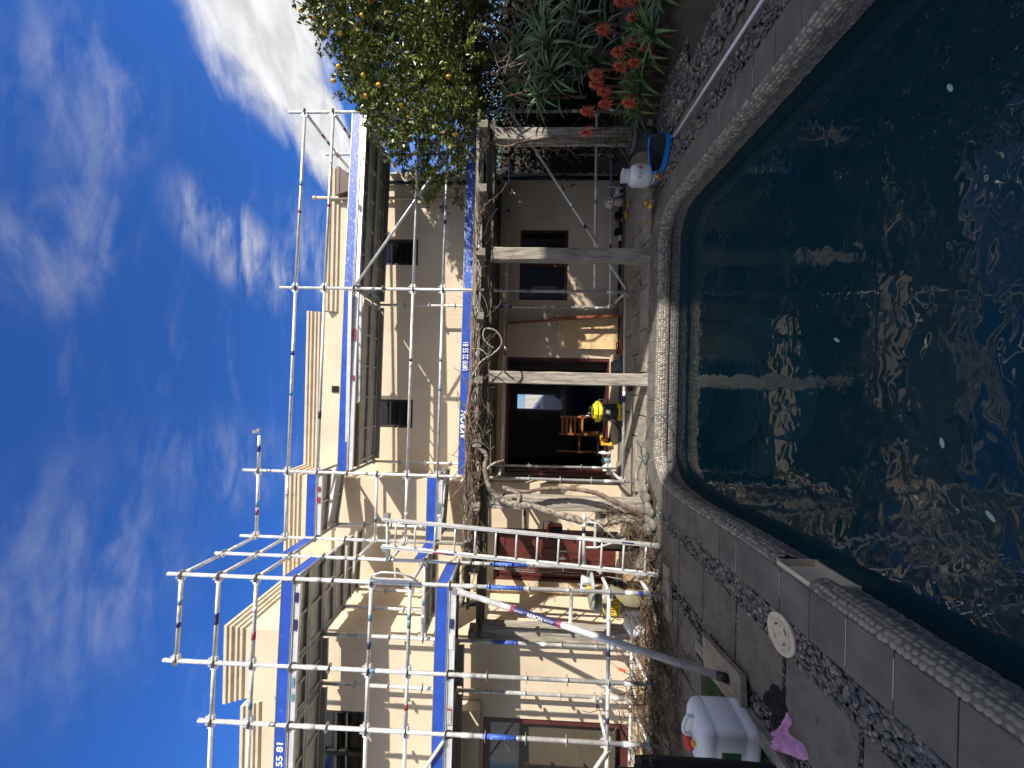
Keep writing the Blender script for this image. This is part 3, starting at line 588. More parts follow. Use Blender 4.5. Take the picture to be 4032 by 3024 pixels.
# windows
def window(x0,x1,z0,z1,y,fm,bars=(),fr=.045,depth=.07,name='window',hb=()):
    f=MB()
    f.box(((x0+x1)/2,y+depth/2,z0+fr/2),(x1-x0,depth,fr)); f.box(((x0+x1)/2,y+depth/2,z1-fr/2),(x1-x0,depth,fr))
    for x in (x0+fr/2,x1-fr/2): f.box((x,y+depth/2,(z0+z1)/2),(fr,depth-.004,z1-z0-2*fr))
    for b in bars: f.box((b,y+depth/2,(z0+z1)/2),(fr,depth-.01,z1-z0-2*fr))
    for b in hb: f.box(((x0+x1)/2,y+depth/2,b),(x1-x0-2*fr,depth-.014,fr*.8))
    w_=f.build(name,fm,house); g_=MB(); g_.box(((x0+x1)/2,y+depth*.6,(z0+z1)/2),(x1-x0-2*fr+.004,.006,z1-z0-2*fr+.004)); g_.build('pane',M_glass,w_); return w_
window(-.95,-.37,4.11,5.0,7.53,M_dark); window(2.39,2.93,4.07,5.0,7.53,M_dark)
window(1.71,3.14,1.01,1.98,7.53,M_maroon,bars=(2.42,),fr=.05)
window(-7.0,-5.06,4.16,4.98,5.60,M_dark,bars=(-5.75,-6.4),fr=.055,hb=(4.62,))
window(-8.2,-5.03,.16,2.34,5.60,M_maroon,bars=(-6.25,),fr=.10,name='glazed_door')
a=MB(); 
for i in range(4): a.box((-6.9+.62*i,6.9,4.3),(.3,.3,.7))
a.build('shelf',M_dark,house)
# white panel seen inside the lower left window, blue thing, timber inside
a=MB(); a.box((-6.0,7.6,.9),(1.2,.5,1.0)); a.build('inside_bench',mat('inside_beige',(.30,.25,.18),.8),house)
a=MB(); a.box((-6.55,5.72,1.27),(2.9,.01,1.9)); a.build('roller_blind',mat('blind_beige',(.38,.32,.22),.8,var=.1,scale=2),house)
# curtain in right ground floor window
a=MB(); a.box((2.0,7.75,1.45),(.10,.05,.5)); a.build('curtain',M_white,house)
# maroon folded doors in the recessed wall
d=MB(); 
d.box((-3.66,6.99,1.2),(.05,.10,2.3)); d.box((-2.72,6.99,1.2),(.05,.10,2.3)); d.box((-3.19,6.99,2.31),(.89,.10,.06))
df=d.build('door_frame',M_maroon,house)
for k,x in enumerate((-3.42,-2.96)):
    d=MB(); W_=.455
    for xx in (-W_/2+.05,W_/2-.05): d.box((x+xx,7.02,1.16),(.10,.045,2.20))
    for zz in (.15,1.10,2.20): d.box((x,7.02,zz),(W_-.2,.043,.14 if zz<2 else .11))
    for zz,h_ in ((.62,.83),(1.66,.98)): d.box((x,7.025,zz),(W_-.2,.02,h_))
    dd=d.build('door',mat('door_red',(.10,.024,.020),.45,var=.15,scale=5),house); hh=MB(); hh.box((x+(.16 if k==0 else -.16),6.985,1.05),(.03,.02,.16)); hh.build('handle',M_galvd,dd)
# main opening with bifold leaves folded at both sides
d=MB(); d.box((-1.79,7.58,1.17),(.06,.14,2.06)); d.box((.52,7.58,1.17),(.06,.14,2.06)); d.box((-.63,7.58,2.17),(2.24,.14,.06)); d.box((-.63,7.60,.145),(2.24,.2,.03)); d.build('door_frame',M_maroon,house)
for i_ in range(3):
    d=MB(); x=.46-.055*i_; d.box((x,7.95,1.15),(.045,.62,1.98)); d.build('folded_door',M_dark,house)
for i_ in range(2):
    d=MB(); x=-1.72+.06*i_; d.box((x,7.35,1.15),(.045,.40,1.98)); q=d.build('folded_door',M_maroon,house); g_=MB(); g_.box((x+.024,7.35,1.2),(.006,.28,1.5)); g_.build('pane',M_glass,q)
# back window frame with blind slats
b=MB(); b.box((-.61,13.05,2.10),(.58,.12,.05)); b.box((-.61,13.05,.37),(.58,.12,.05)); b.box((-.88,13.05,1.24),(.05,.12,1.7)); b.box((-.34,13.05,1.24),(.05,.12,1.7)); bw=b.build('window',M_white,house)
b=MB()
for k in range(13): b.box((-.87+.043*k,12.9,1.25),(.012,.02,1.7))
b.build('blind',mat('blind_white',(.6,.6,.6),.6),bw)
a=MB(); a.box((-.58,13.8,1.0),(4.2,.1,.05)); 
# doorstep
a=MB(); a.box((-.63,7.33,.06),(2.5,.33,.13),bev=.01); a.build('doorstep',M_wall,house)
# patio edge boards in front of the step
for i_,y in enumerate((7.14,7.045)):
    q=slab(-3.6,4.2,y,y+.088,z=.02-.006*i_,m=M_woodx,name='edge_board')
# ---- interior furniture
def table_set():
    t=thing('dining_table','dark red dining table inside the open doors','table',(-.2,9.6,.1))
    m=MB(); m.box((0,0,.72),(1.5,.9,.04)); m.build('tabletop',M_redw,t,T(-.2,9.6,.1))
    for sx in (-.65,.65):
        for sy in (-.38,.38): m=MB(); m.box((sx,sy,.35),(.07,.07,.70)); m.build('leg',M_redw,t,T(-.2,9.6,.1))
def chair(x,y,rz,label):
    t=thing('dining_chair',label,'chair',(x,y,.11),rz,'orange timber chairs inside'); mx=T(x,y,.11)@RZ(rz)
    m=MB(); m.box((0,0,.44),(.44,.42,.035)); m.build('seat',M_chair,t,mx)
    for sx in (-.19,.19):
        m=MB(); m.box((sx,-.18,.21),(.04,.04,.43)); m.build('leg',M_chair,t,mx); m=MB(); m.box((sx,.19,.47),(.04,.04,.94)); m.build('leg',M_chair,t,mx)
    for k in range(4): m=MB(); m.box((0,.19,.60+.09*k),(.34,.018,.045)); m.build('slat',M_chair,t,mx)
chair(-.88,8.35,PI,'orange slat back chair just inside the open doors'); chair(-1.35,8.7,PI*.55,'second orange timber chair deeper in the dark room')
table_set()
for i_,x in enumerate((-.75,-.68,-.61)):
    m=MB(); m.lathe([(.0,0),(.025,0),(.028,.09),(.0,.09)],10); q=m.build('cup',M_white,None,T(x+.25,9.35,.845)); tag(q,('leftmost','middle','rightmost')[i_]+' small white cup in a row on the table inside','cup','white cups on the inside table')
# a parked car glimpsed through the back window
def car():
    t=thing('parked_car','silver car seen through the far window of the house','car',(-1.6,16.2,0))
    prof=[(-2.1,.35),(-2.15,.75),(-2.0,.98),(-1.45,1.05),(-.95,1.45),(.5,1.48),(1.15,1.05),(2.0,.92),(2.15,.6),(2.1,.35)]
    m=MB(); n_=len(prof)
    for w0 in (0,): 
        vs=[(x,-.85 if z<1.1 else -.70,z) for x,z in prof]+[(x,.85 if z<1.1 else .70,z) for x,z in prof]
        m.add(vs,[tuple(range(n_)),tuple(range(2*n_-1,n_-1,-1))]+[(i,(i+1)%n_,n_+(i+1)%n_,n_+i)[::-1] for i in range(n_)])
    m.build('body',M_carp,t,T(-1.6,16.2,0))
    m=MB(); m.add([(-.90,-.80,1.08),(-.8,-.735,1.40),(.42,-.735,1.42),(.95,-.80,1.08)],[(0,3,2,1)]); m.build('side_window',M_tint,t,T(-1.6,16.18,0))
    m=MB(); m.box((-2.0,-.82,.86),(.22,.1,.14)); m.build('tail_light',M_lamp,t,T(-1.6,16.2,0)); m=MB(); m.box((2.0,-.80,.74),(.3,.1,.12)); m.build('headlight',M_white,t,T(-1.6,16.2,0))
    for x in (-1.35,1.35):
        m=MB(); m.tube((x,-.88,.33),(x,-.66,.33),.33,n=20); w_=m.build('wheel',M_black,t,T(-1.6,16.2,0)); m=MB(); m.tube((x,-.89,.33),(x,-.87,.33),.20,n=16); m.build('rim',M_galv,w_,T(-1.6,16.2,0))
car()
m=MB(); m.box((-2,20.5,.9),(22,.2,1.8)); o=m.build('backdrop_wall',mat('pale_block',(.62,.61,.58),.9)); tag(o,'added pale backdrop wall hiding blue sky behind the silver car','wall')  # wall added to keep blue sky out of the far window
# ---- added unseen building behind the camera, shaped to shade pool and terrace
nb=thing('shade_blocker','added unseen light blocker shaped like a house behind the camera, shading the pool','house',(8,-4,0))
EV=5.15
a=MB(); a.box((4.6,-4.2,EV/2),(15,6,EV)); a.build('wall',M_render2,nb)
a=MB(); a.box((4.6,-4.2,EV+.04),(15.1,6.1,.08)); a.build('roof',M_roof,nb)
a=MB(); a.box((13.2,-1.5,3.65),(5.4,.6,7.3)); a.build('wall',M_render2,nb); a=MB(); a.box((13.2,-1.5,7.35),(5.44,.64,.1)); a.build('blocker_cap',M_roof,nb)  # thin tall slab of the added blocker, sized to set the shade edge
a=MB(); a.box((20.7,-2.2,4.8),(9.6,2.2,9.6)); a.build('wall',M_render2,nb); a=MB(); a.box((20.7,-2.2,9.65),(9.7,2.3,.1)); a.build('roof',M_roof,nb)
for x in (-1,2,5,7.6):
    a=MB(); a.box((x,-1.19,3.9),(1.2,.05,1.1)); w_=a.build('window',M_white,nb); a=MB(); a.box((x,-1.16,3.9),(1.08,.02,.98)); a.build('pane',M_tint,w_)
a=MB(); a.box((3,-1.19,1.1),(2.4,.05,2.1)); a.build('door',M_white,nb)
# ================================================================== SCAFFOLD
sc=thing('scaffold','galvanised tube scaffold with blue toe boards round the house front','scaffold',(-.5,6,0))
def LZ(l): return 5.72-.5*l
S={'1':(4.61,6.25),'2':(1.54,6.095),'3':(-1.53,6.0),'4':(-2.617,5.98),'5':(-2.60,5.32),'6':(-2.563,4.647),'7':(-3.65,4.60),'8':(-4.377,4.576),'9':(-7.445,4.50),
   'r1':(4.56,7.34),'r0':(4.58,8.07),'r2':(1.50,7.18),'r3':(-1.56,7.09),'r4':(-2.65,6.71),'r7':(-3.73,5.33),'r8':(-4.45,5.33),'r9':(-7.48,5.25),'A':(-3.72,6.50),'B':(-3.72,5.98)}
rm=MB(); prof=[(.025,-.0045),(.054,-.0045),(.061,-.0035),(.061,.0035),(.054,.0045),(.025,.0045)]
rm.lathe(prof,16); ROSE=rm.mesh('rosette',M_rose)
# (key, top z, bottom z, base)
STD=[('1',6.0,.2,1),('2',5.99,.2,1),('3',6.48,.2,1),('4',6.49,2.75,0),('5',6.35,.2,1),('6',6.405,.2,1),('7',6.39,.2,1),('8',5.89,.2,1),('9',5.89,.2,1),
     ('r1',5.95,.2,1),('r0',5.6,.2,1),('r2',4.78,.2,1),('r3',4.78,.2,1),('r4',5.28,2.6,0),('r7',4.78,.2,1),('r8',4.78,.2,1),('r9',4.78,.2,1),('A',4.80,3.1,0),('B',4.80,3.1,0)]
STAND={}
bands={'2':[(1.93,.35)],'5':[(2.0,.55,M_bluew),],'6':[(2.02,.47,M_bluew),(.37,.13,M_blue)],'8':[(2.04,.42,M_bluew),(.45,.18,M_stblue)],'r7':[(2.02,.36,M_bluew)],'1':[(2.38,.5,M_blue)],'9':[(2.0,.5,M_blue)],'r2':[(2.25,.28,M_blue)]}
rs=random.Random(4)
for k,zt,zb,base in STD:
    x,y=S[k]; m=MB(); z=zt
    cuts=[zt,2.42,zb] if zb<2 else [zt,zb]
    m.tube((x,y,zb),(x,y,zt),.0242,n=14)
    for c in (4.42,2.42,.42):
        if zb<c<zt: m.tube((x,y,c-.06),(x,y,c+.10),.0275,n=14)
    s_=m.build('standard',M_galv,sc); STAND[k]=s_
    for l in range(-1,12):
        if zb<=LZ(l)<zt-.05: link('rosette',ROSE,s_,T(x,y,LZ(l))@RZ(rs.uniform(0,1))@RX(rs.uniform(-.02,.02)))
    for b in bands.get(k,[]):
        mm=b[2] if len(b)>2 else M_galvd
        m=MB(); m.tube((x,y,b[0]-b[1]/2),(x,y,b[0]+b[1]/2),.0262,n=14); m.build('painted_band',mm,s_)
    for _ in range(rs.choice((0,1,1,2))):
        zz=rs.uniform(max(zb,.6),zt-.3); m=MB(); m.tube((x,y,zz),(x,y,zz+.09),.0250,n=12); m.build('sticker',rs.choice([M_stred,M_stblue,M_label,M_galvd]),s_)
    if base:
        m=MB(); m.tube((x,y,.045),(x,y,.42),.017,n=10); m.box((x,y,.0475),(.15,.15,.007)); m.tube((x,y,.20),(x,y,.225),.036,n=8); m.box((x+.06,y,.212),(.10,.022,.02)); m.build('base_jack',M_galvd,s_)
stick=[M_stred,M_stblue,M_label,M_navy]
def bar(p0,p1,r=.0242,name='ledger',head=True,m=None,st=True,key=None):
    p0=Vector(p0); p1=Vector(p1); d=(p1-p0).normalized(); mb=MB(); a=p0+d*.05; b=p1-d*.05
    mb.tube(a,b,r,n=12)
    if head:
        for q,s_ in ((p0,1),(p1,-1)):
            e=q+d*s_*.055; rot=math.atan2(d.y,d.x); mb.box((e.x,e.y,e.z),(.055,.038,.075),rot); mb.box((q.x+d.x*s_*.046,q.y+d.y*s_*.046,q.z+.012),(.010,.018,.13),rot)
    o=mb.build(name,m or M_galv,sc)
    if st:
        L_=(p1-p0).length
        for _ in range(rs.choice((0,1)) if L_<.8 else 2):
            t=rs.uniform(.25,.7)*L_; w=rs.uniform(.05,.11); q=p0+d*t; mm=rs.choice(stick); m2=MB(); m2.tube(q,q+d*w,r+.0006,n=12); m2.build('sticker',mm,o)
    return o
def ledger(a,b,l,dz=0,**k):
    return bar((*S[a],LZ(l)+dz),(*S[b],LZ(l)+dz),**k)
for a,b,ls in [('1','2',(0,1,4,5,10)),('2','3',(0,1,4,5,11)),('3','4',(-1,0,3,4)),('4','5',(-1,0,3,4)),('5','6',(-1,0,1,5)),('6','7',(-1,0,1,4,5,10)),('7','8',(0,1,4,5,10)),('8','9',(0,1,4,5,10)),
                ('1','r1',(0,1)),('r1','r0',(0,1,2)),('r1','r2',(7,11)),('r2','r3',(7,)),('2','r2',(7,11)),('3','r3',(7,11)),
                ('5','r7',(5,11)),('r7','r8',(11,)),('r8','r9',(11,)),('5','6',(10,11)),('8','r8',(10,11)),('r7','B',(5,)),('7','r7',(11,))]:
    for l in ls: ledger(a,b,l)
# deck bearers: transoms and edge channels
for a,b,l in [('1','r1',2),('2','r2',2),('3','r3',2),('1','r1',6),('2','r2',6),('3','r3',6),('3','r3',1),('4','r4',1),('3','r3',5),('4','r4',5),('6','5',2),('6','5',6),('7','r7',2),('7','r7',6),('8','r8',2),('8','r8',6),('9','r9',2),('9','r9',6),('5','4',1),('5','4',5),('B','r7',2),('5','r7',2),('A','B',5),('4','B',5)]:
    ledger(a,b,l,name='transom',m=M_galvd,st=False); 
for a,b,l in [('1','2',2),('2','3',2),('1','2',6),('2','3',6),('3','4',1),('3','4',5),('6','7',2),('7','8',2),('8','9',2),('6','7',6),('7','8',6),('8','9',6),('r1','r2',2),('r2','r3',2),('r1','r2',6),('r2','r3',6),('r7','r8',2),('r8','r9',2),('r7','r8',6),('r8','r9',6)]:
    p0=Vector((*S[a],LZ(l)-.05)); p1=Vector((*S[b],LZ(l)-.05)); d=(p1-p0).normalized(); m=MB(); rot=math.atan2(d.y,d.x); c=(p0+p1)/2; L_=(p1-p0).length-.12
    m.box(c,(L_,.012,.085),rot); m.box(c+Vector((0,0,.04)),(L_,.045,.006),rot); m.box(c-Vector((0,0,.04)),(L_,.045,.006),rot)
    if a[0]!='r': o=m.build('edge_channel',M_alu,sc)
    else: o=m.build('edge_channel',M_galvd,sc)
    if a[0]!='r':
        for _ in range(2):
            t=rs.uniform(.2,.75); w=rs.uniform(.08,.2); q=p0.lerp(p1,t); m2=MB(); m2.box((q.x,q.y-.0245,q.z),(w,.003,.05),rot); m2.build('sticker',rs.choice(stick),o)
# diagonals
def brace(a,la,b,lb):
    p0=Vector((*S[a],LZ(la)-.02)); p1=Vector((*S[b],LZ(lb)-.02)); p0.y-=.05; p1.y-=.05; o=bar(p0,p1,.021,'brace',False); 
for q in (('1',6,'2',2),('1',7,'2',11),('8',6,'9',2),('8',10,'9',6)): brace(*q)
# raker with label
ra=Vector((-2.60,4.60,LZ(6)-.10)); rb=Vector((-2.42,3.16,.10))
m=MB(); m.tube(ra,rb,.032,n=16); rk=m.build('raking_shore',M_galv,sc)
d=(rb-ra).normalized()
m=MB(); m.tube(rb-d*.055,rb+d*.03,.037,n=14); m.build('rubber_foot',M_black,rk)
m=MB(); m.box(ra-Vector((0,0,.0)),(.06,.09,.10)); m.build('coupler',M_galvd,rk)
p_=lambda z: ra+(rb-ra)*((ra.z-z)/(ra.z-rb.z))
for z0,z1,mm in ((1.90,1.40,M_navy),(1.92,1.88,M_stred),(1.42,1.38,M_stred)):
    m=MB(); m.tube(p_(z0),p_(z1),.0328 if mm is M_navy else .0334,n=16,caps=False); m.build('sticker',mm,rk)
# lettering wrapped flat on the facing side of the raker
def on_raker(txt,z0,size,off=0):
    o=p_(z0); u=d; vwn=Vector((0,-1,.0)); vwn=(Vector((0.35,-1,.35))-u*Vector((0.35,-1,.35)).dot(u)).normalized(); v=vwn.cross(u)
    M4=Matrix((u,v,vwn)).transposed().to_4x4(); M4.translation=o+vwn*.036-v*(size*.35)+v*off
    text_mesh(txt,size,M_label,rk,M4,bold=.008 if size>.03 else .0,extr=.0005,xs=1.05)
on_raker('AKRON',1.73,.052)
on_raker('0800 22 55 81',1.55,.018); on_raker('0800 22 55 81',1.87,.018)
bar((*S['6'],LZ(9)-.04),p_(1.30),.021,'strut',False,st=False)
# free tube at the top and the ladder tie tube
bar((*S['3'],LZ(-1)),(-.90,6.0,LZ(-1)),head=False); m=MB(); m.box((-.89,6.0,6.27),(.05,.02,.12)); m.box((-.86,6.0,6.235),(.05,.05,.05)); m.build('ledger_hook',M_galvd,sc)
bar((-2.60,5.28,.93),(-1.80,5.40,.93),head=False); bar((-1.84,5.18,3.73),(-2.62,5.22,3.73),head=False)
for x in (-1.9,-2.36): m=MB(); m.box((x,5.16,3.73),(.06,.09,.08)); m.build('coupler',M_galvd,sc)
# bracket frame by the ladder foot
m=MB(); m.path([(-1.95,5.33,.90),(-1.95,5.30,.75),(-2.15,5.28,.50)],.014,6); m.path([(-2.30,5.30,.90),(-2.30,5.30,.75),(-2.15,5.28,.35)],.014,6); m.box((-2.12,5.31,.78),(.36,.03,.03)); m.build('bracket',M_galv,sc)
# swing gate loop
m=MB(); m.path([(-2.52,4.62,3.72),(-2.40,4.50,3.66),(-2.33,4.45,3.52),(-2.33,4.45,3.32),(-2.40,4.50,3.17),(-2.52,4.62,3.12)],.012,8); m.box((-2.50,4.60,3.42),(.035,.035,.62)); m.build('swing_gate',M_galv,sc)
# decks: pressed steel planks
def plank(x0,y0,x1,y1,z,w=.31,m=None,ribs=None):
    p0=Vector((x0,y0,z)); p1=Vector((x1,y1,z)); d=(p1-p0).normalized(); rot=math.atan2(d.y,d.x); L_=(p1-p0).length-.06; c=(p0+p1)/2; nrm=Vector((-d.y,d.x,0)); mb=MB()
    mb.box(c+Vector((0,0,.0)),(L_,w,.006),rot)
    for s_ in (-1,1): mb.box(c+nrm*s_*(w/2-.004)-Vector((0,0,.026)),(L_,.007,.046),rot); mb.box(c+nrm*s_*(w/2-.02)-Vector((0,0,.049)),(L_,.03,.005),rot)
    n_=ribs or max(2,round(L_/.62))
    for k in range(n_+1):
        q=p0.lerp(p1,(.04+k*.92/n_)); mb.box(q-Vector((0,0,.022)),(.035,w-.02,.036),rot)
    return mb.build('deck_plank',m or M_plank,sc)
def bay(a,b,ra_,rb_,l,n,skip=()):
    A_,B_,C_,D_=[Vector(S[k]) for k in (a,b,ra_,rb_)]
    for k in range(n):
        if k in skip: continue
        t=(k+.5)/n; p=A_.lerp(C_,t); q=B_.lerp(D_,t); wd=(C_-A_).length/n-.022; plank(p.x,p.y,q.x,q.y,LZ(l)+.035,wd)
bay('2','1','r2','r1',2,3); bay('2','1','r2','r1',6,3); bay('3','2','r3','r2',6,3); bay('3','2','r3','r2',2,3,(0,))
bay('4','3','r4','r3',1,2); bay('4','3','r4','r3',5,2)
bay('7','6','r7','5',2,2); bay('7','6','r7','5',6,2); bay('8','7','r8','r7',2,2); bay('8','7','r8','r7',6,2); bay('9','8','r9','r8',2,2); bay('9','8','r9','r8',6,2)
bay('r7','5','B','4',2,2); bay('r7','5','B','4',5,2); bay('B','4','A','r4',2,2)
# access hatch bay: half plywood platform, half open with a short ladder lying across
m=MB(); m.box((-.95,6.20,LZ(2)+.035),(1.1,.36,.018)); m.build('plywood_hatch',mat('hatch_ply',(.10,.055,.03),.7,scale=3,col2=(.18,.10,.055),stretch=(1,8,1)),sc)
for y in (6.02,6.39): m=MB(); m.box((0,y,LZ(2)+.02),(2.95,.03,.06)); m.build('platform_rail',M_alu,sc)
m=MB(); m.box((-.38,6.20,LZ(2)+.02),(.03,.34,.05)); m.build('platform_crossbar',M_alu,sc)
# toe boards
def toe(a,b,l,mm=M_blue,h=.145,ext=0):
    p0=Vector((*S[a],LZ(l)+.085)); p1=Vector((*S[b],LZ(l)+.085)); d=(p1-p0).normalized(); rot=math.atan2(d.y,d.x); L_=(p1-p0).length-.07; c=(p0+p1)/2
    mb=MB(); mb.box(c,(L_,.022,h),rot); o=mb.build('toe_board',mm,sc)
    m2=MB(); m2.box(c+Vector((0,0,h/2+.004)),(L_+.01,.030,.010),rot); m2.box(c-Vector((0,0,h/2-.002)),(L_+.01,.028,.008),rot); m2.build('edge_strip',M_galvd,o)
    return o
tb={}
for a,b,l,mm in [('2','1',2,M_bluew),('3','2',2,M_blue),('2','1',6,M_bluew),('3','2',6,M_blue),('4','3',1,M_blue),('4','3',5,M_blue),('4','5',1,M_blue),('4','5',5,M_blue),('5','6',2,M_blue),('7','6',2,M_blue),('8','7',2,M_blue),('9','8',2,M_blue),('7','6',6,M_blue),('8','7',6,M_blue),('9','8',6,M_blue),('r1','1',2,M_blue),('5','6',6,M_blue)]:
    tb[a+b+str(l)]=toe(a,b,l,mm)
zt=LZ(6)+.085
text_mesh('0800 22 55 81',.125,M_label,tb['326'],T(.20,6.0385-.013,zt-.040)@FRONT,bold=.012,xs=.66)
text_mesh('AKRON',.15,M_label,tb['326'],T(-.93,6.006-.013,zt-.052)@FRONT,shear=.25,bold=.03,xs=.88)
zt=LZ(2)+.085
text_mesh('0800 22 55 81',.115,M_label,tb['982'],T(-5.38,4.549-.013,zt-.038)@RZ(.0248)@FRONT,bold=.02,xs=1.22)
text_mesh('AKRON',.15,M_label,tb['982'],T(-6.8,4.516-.013,zt-.052)@RZ(.0248)@FRONT,shear=.25,bold=.03,xs=.88)
m=MB(); m.tube((-1.42,6.0,LZ(11)),(-.65+.5,6.02,LZ(11)),.0255,n=12); 
o=bar((-.70,6.028,LZ(11)),(-.05,6.05,LZ(11)),.0262,'sticker_sleeve',False,M_navy,False)
text_mesh('AKRON',.035,M_label,o,T(-.45,6.012-.0,LZ(11)-.012)@FRONT,bold=.02)
# timber pads below the jacks
def pad(x,y,rz,sz,label,mm=M_pad,z=0):
    m=MB(); m.box((0,0,sz[2]/2),sz,bev=.004); o=m.build('timber_pad',mm,None,T(x,y,z+.001)@RZ(rz)); tag(o,label,'timber pad',None); return o
pad(-2.50,4.60,.10,(.62,.19,.042),'weathered board under the corner post beside the ladder foot')
pad(1.54,6.16,-1.0,(.45,.19,.042),'tilted timber pad under the post between the second and third timber posts')
pad(-1.53,6.0,.3,(.30,.15,.042),'small timber pad under the post beside the vine trunk')
pad(4.61,6.25,.2,(.3,.2,.042),'timber pad under the far right scaffold post'); pad(-2.60,5.36,.1,(.3,.18,.042),'timber pad hidden in canes behind the corner post')
pad(-3.65,4.60,0,(.32,.2,.042),'timber pad in the cane pile under the second near post'); pad(-4.377,4.576,.1,(.3,.2,.042),'timber pad under the near post left of the glazed door edge')
pad(-7.445,4.5,0,(.3,.2,.042),'timber pad under the leftmost scaffold post out of frame'); pad(4.56,7.34,0,(.3,.2,.042),'timber pad under the rear right scaffold post'); pad(4.58,8.07,0,(.3,.2,.042),'timber pad under the farthest scaffold post beside the house end')
pad(1.50,7.18,0,(.24,.2,.042),'timber pad at the wall left of the ground floor window'); pad(-1.56,7.09,0,(.24,.16,.042),'timber pad at the left end of the doorstep'); pad(-3.73,5.36,0,(.28,.16,.042),'timber pad against the end timber post'); pad(-4.45,5.36,0,(.28,.16,.042),'timber pad against the cream wall by the glazed door'); pad(-7.48,5.27,0,(.28,.16,.042),'timber pad against the wall at the far left')
o=pad(-2.455,3.27,-1.42,(.62,.30,.055),'large worn board on the timber edging under the raking pole',z=.022); 
# short ladder on the upper deck
def ladder(name,label,p0,p1,width,side,rung=.28,rail=(.062,.024),r=.013,feet=None,top=0,first=.17):
    p0=Vector(p0); p1=Vector(p1); d=(p1-p0).normalized(); s=Vector(side).normalized(); s=(s-d*s.dot(d)).normalized(); nn=d.cross(s); L_=(p1-p0).length
    M4=Matrix((s,nn,d)).transposed().to_4x4(); M4.translation=p0; t=thing(name,label,'ladder',p0)
    for k in (-1,1):
        m=MB(); m.box((k*width/2,0,L_/2),(rail[1],rail[0],L_)); m.box((k*(width/2-.014),rail[0]/2-.004,L_/2),(.018,.008,L_)); m.box((k*(width/2-.014),-rail[0]/2+.004,L_/2),(.018,.008,L_)); o=m.build('stile',M_alu,t,M4)
        for q in range(3):
            m=MB(); zz=rs.uniform(.2,L_-.3); m.box((k*width/2,-rail[0]/2-.0008,zz),(rail[1]-.004,.0016,rs.uniform(.08,.2))); m.build('sticker',rs.choice([M_navy,M_stred,M_label]),o,M4)
    z=first
    while z<L_-.05:
        m=MB(); m.tube((-width/2,0,z),(width/2,0,z),r,n=8); m.build('rung',M_alu,t,M4); z+=rung
    if feet:
        for k in (-1,1): m=MB(); m.box((k*width/2,0,-.02),(.04,.075,.06)); m.build('foot',feet,t,M4)
    return t
ladder('short_ladder','short aluminium ladder with yellow feet lying in the upper deck hatch',(-.85,6.21,4.79),(1.38,6.27,4.79),.27,(0,1,0),feet=M_yel2)
ladder('access_ladder','aluminium access ladder leaning up to the corner of the scaffold',(-2.25,4.88,.03),(-2.13,5.13,3.78),.39,(1,0,0),rung=.283,rail=(.06,.025))
# ================================================================== PERGOLA
pg=thing('pergola','weathered timber pergola carrying the old vine','pergola',(1,5.65,0))
def beam(name,p0,p1,w,h,mt,jit=.004,seg=10,ch=.012):
    """timber with slightly uneven faces and worn arrises"""
    p0=Vector(p0); p1=Vector(p1); d=(p1-p0).normalized(); up=Vector((0,0,1)) if abs(d.z)<.9 else Vector((0,1,0)); s=d.cross(up).normalized(); u=s.cross(d); rr=random.Random(hash((round(p0.x,2),round(p0.y,2)))%999)
    cs=[(-w/2+ch,-h/2),(w/2-ch,-h/2),(w/2,-h/2+ch),(w/2,h/2-ch),(w/2-ch,h/2),(-w/2+ch,h/2),(-w/2,h/2-ch),(-w/2,-h/2+ch)]; vs=[]
    for i in range(seg+1):
        c=p0.lerp(p1,i/seg)
        for a_,b_ in cs: vs.append(c+s*(a_+rr.uniform(-jit,jit))+u*(b_+rr.uniform(-jit,jit)))
    fs=[(i*8+k,i*8+(k+1)%8,(i+1)*8+(k+1)%8,(i+1)*8+k) for i in range(seg) for k in range(8)]+[tuple(range(7,-1,-1)),tuple(range(seg*8,seg*8+8))]
    mb=MB(); mb.add(vs,fs); return mb.build(name,mt,pg)
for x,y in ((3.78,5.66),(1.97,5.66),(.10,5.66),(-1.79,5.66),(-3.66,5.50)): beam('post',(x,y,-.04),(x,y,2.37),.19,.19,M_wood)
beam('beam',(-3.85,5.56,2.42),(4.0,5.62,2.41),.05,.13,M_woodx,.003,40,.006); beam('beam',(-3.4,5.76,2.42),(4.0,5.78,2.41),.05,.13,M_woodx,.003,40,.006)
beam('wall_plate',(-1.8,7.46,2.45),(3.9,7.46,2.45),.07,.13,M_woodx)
for i_ in range(9):
    x=3.74-.921*i_
    if x<-3.7: continue
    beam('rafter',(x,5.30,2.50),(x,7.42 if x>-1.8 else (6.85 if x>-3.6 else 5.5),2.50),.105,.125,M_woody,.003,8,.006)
for y,z in ((5.40,2.585),(5.95,2.585),(6.5,2.585),(7.05,2.585)):
    for xa,xb in ((-1.75,1.1),(1.13,4.0)): beam('batten',(xa,y,z),(xb,y+.01,z),.075,.045,M_woodb,.002,20,.004)
beam('batten',(-3.3,5.40,2.585),(-1.78,5.40,2.585),.075,.045,M_woodb,.002,8,.004)
beam('strut',(-3.36,5.62,2.5),(-3.32,5.5,2.75),.05,.12,M_woodx)
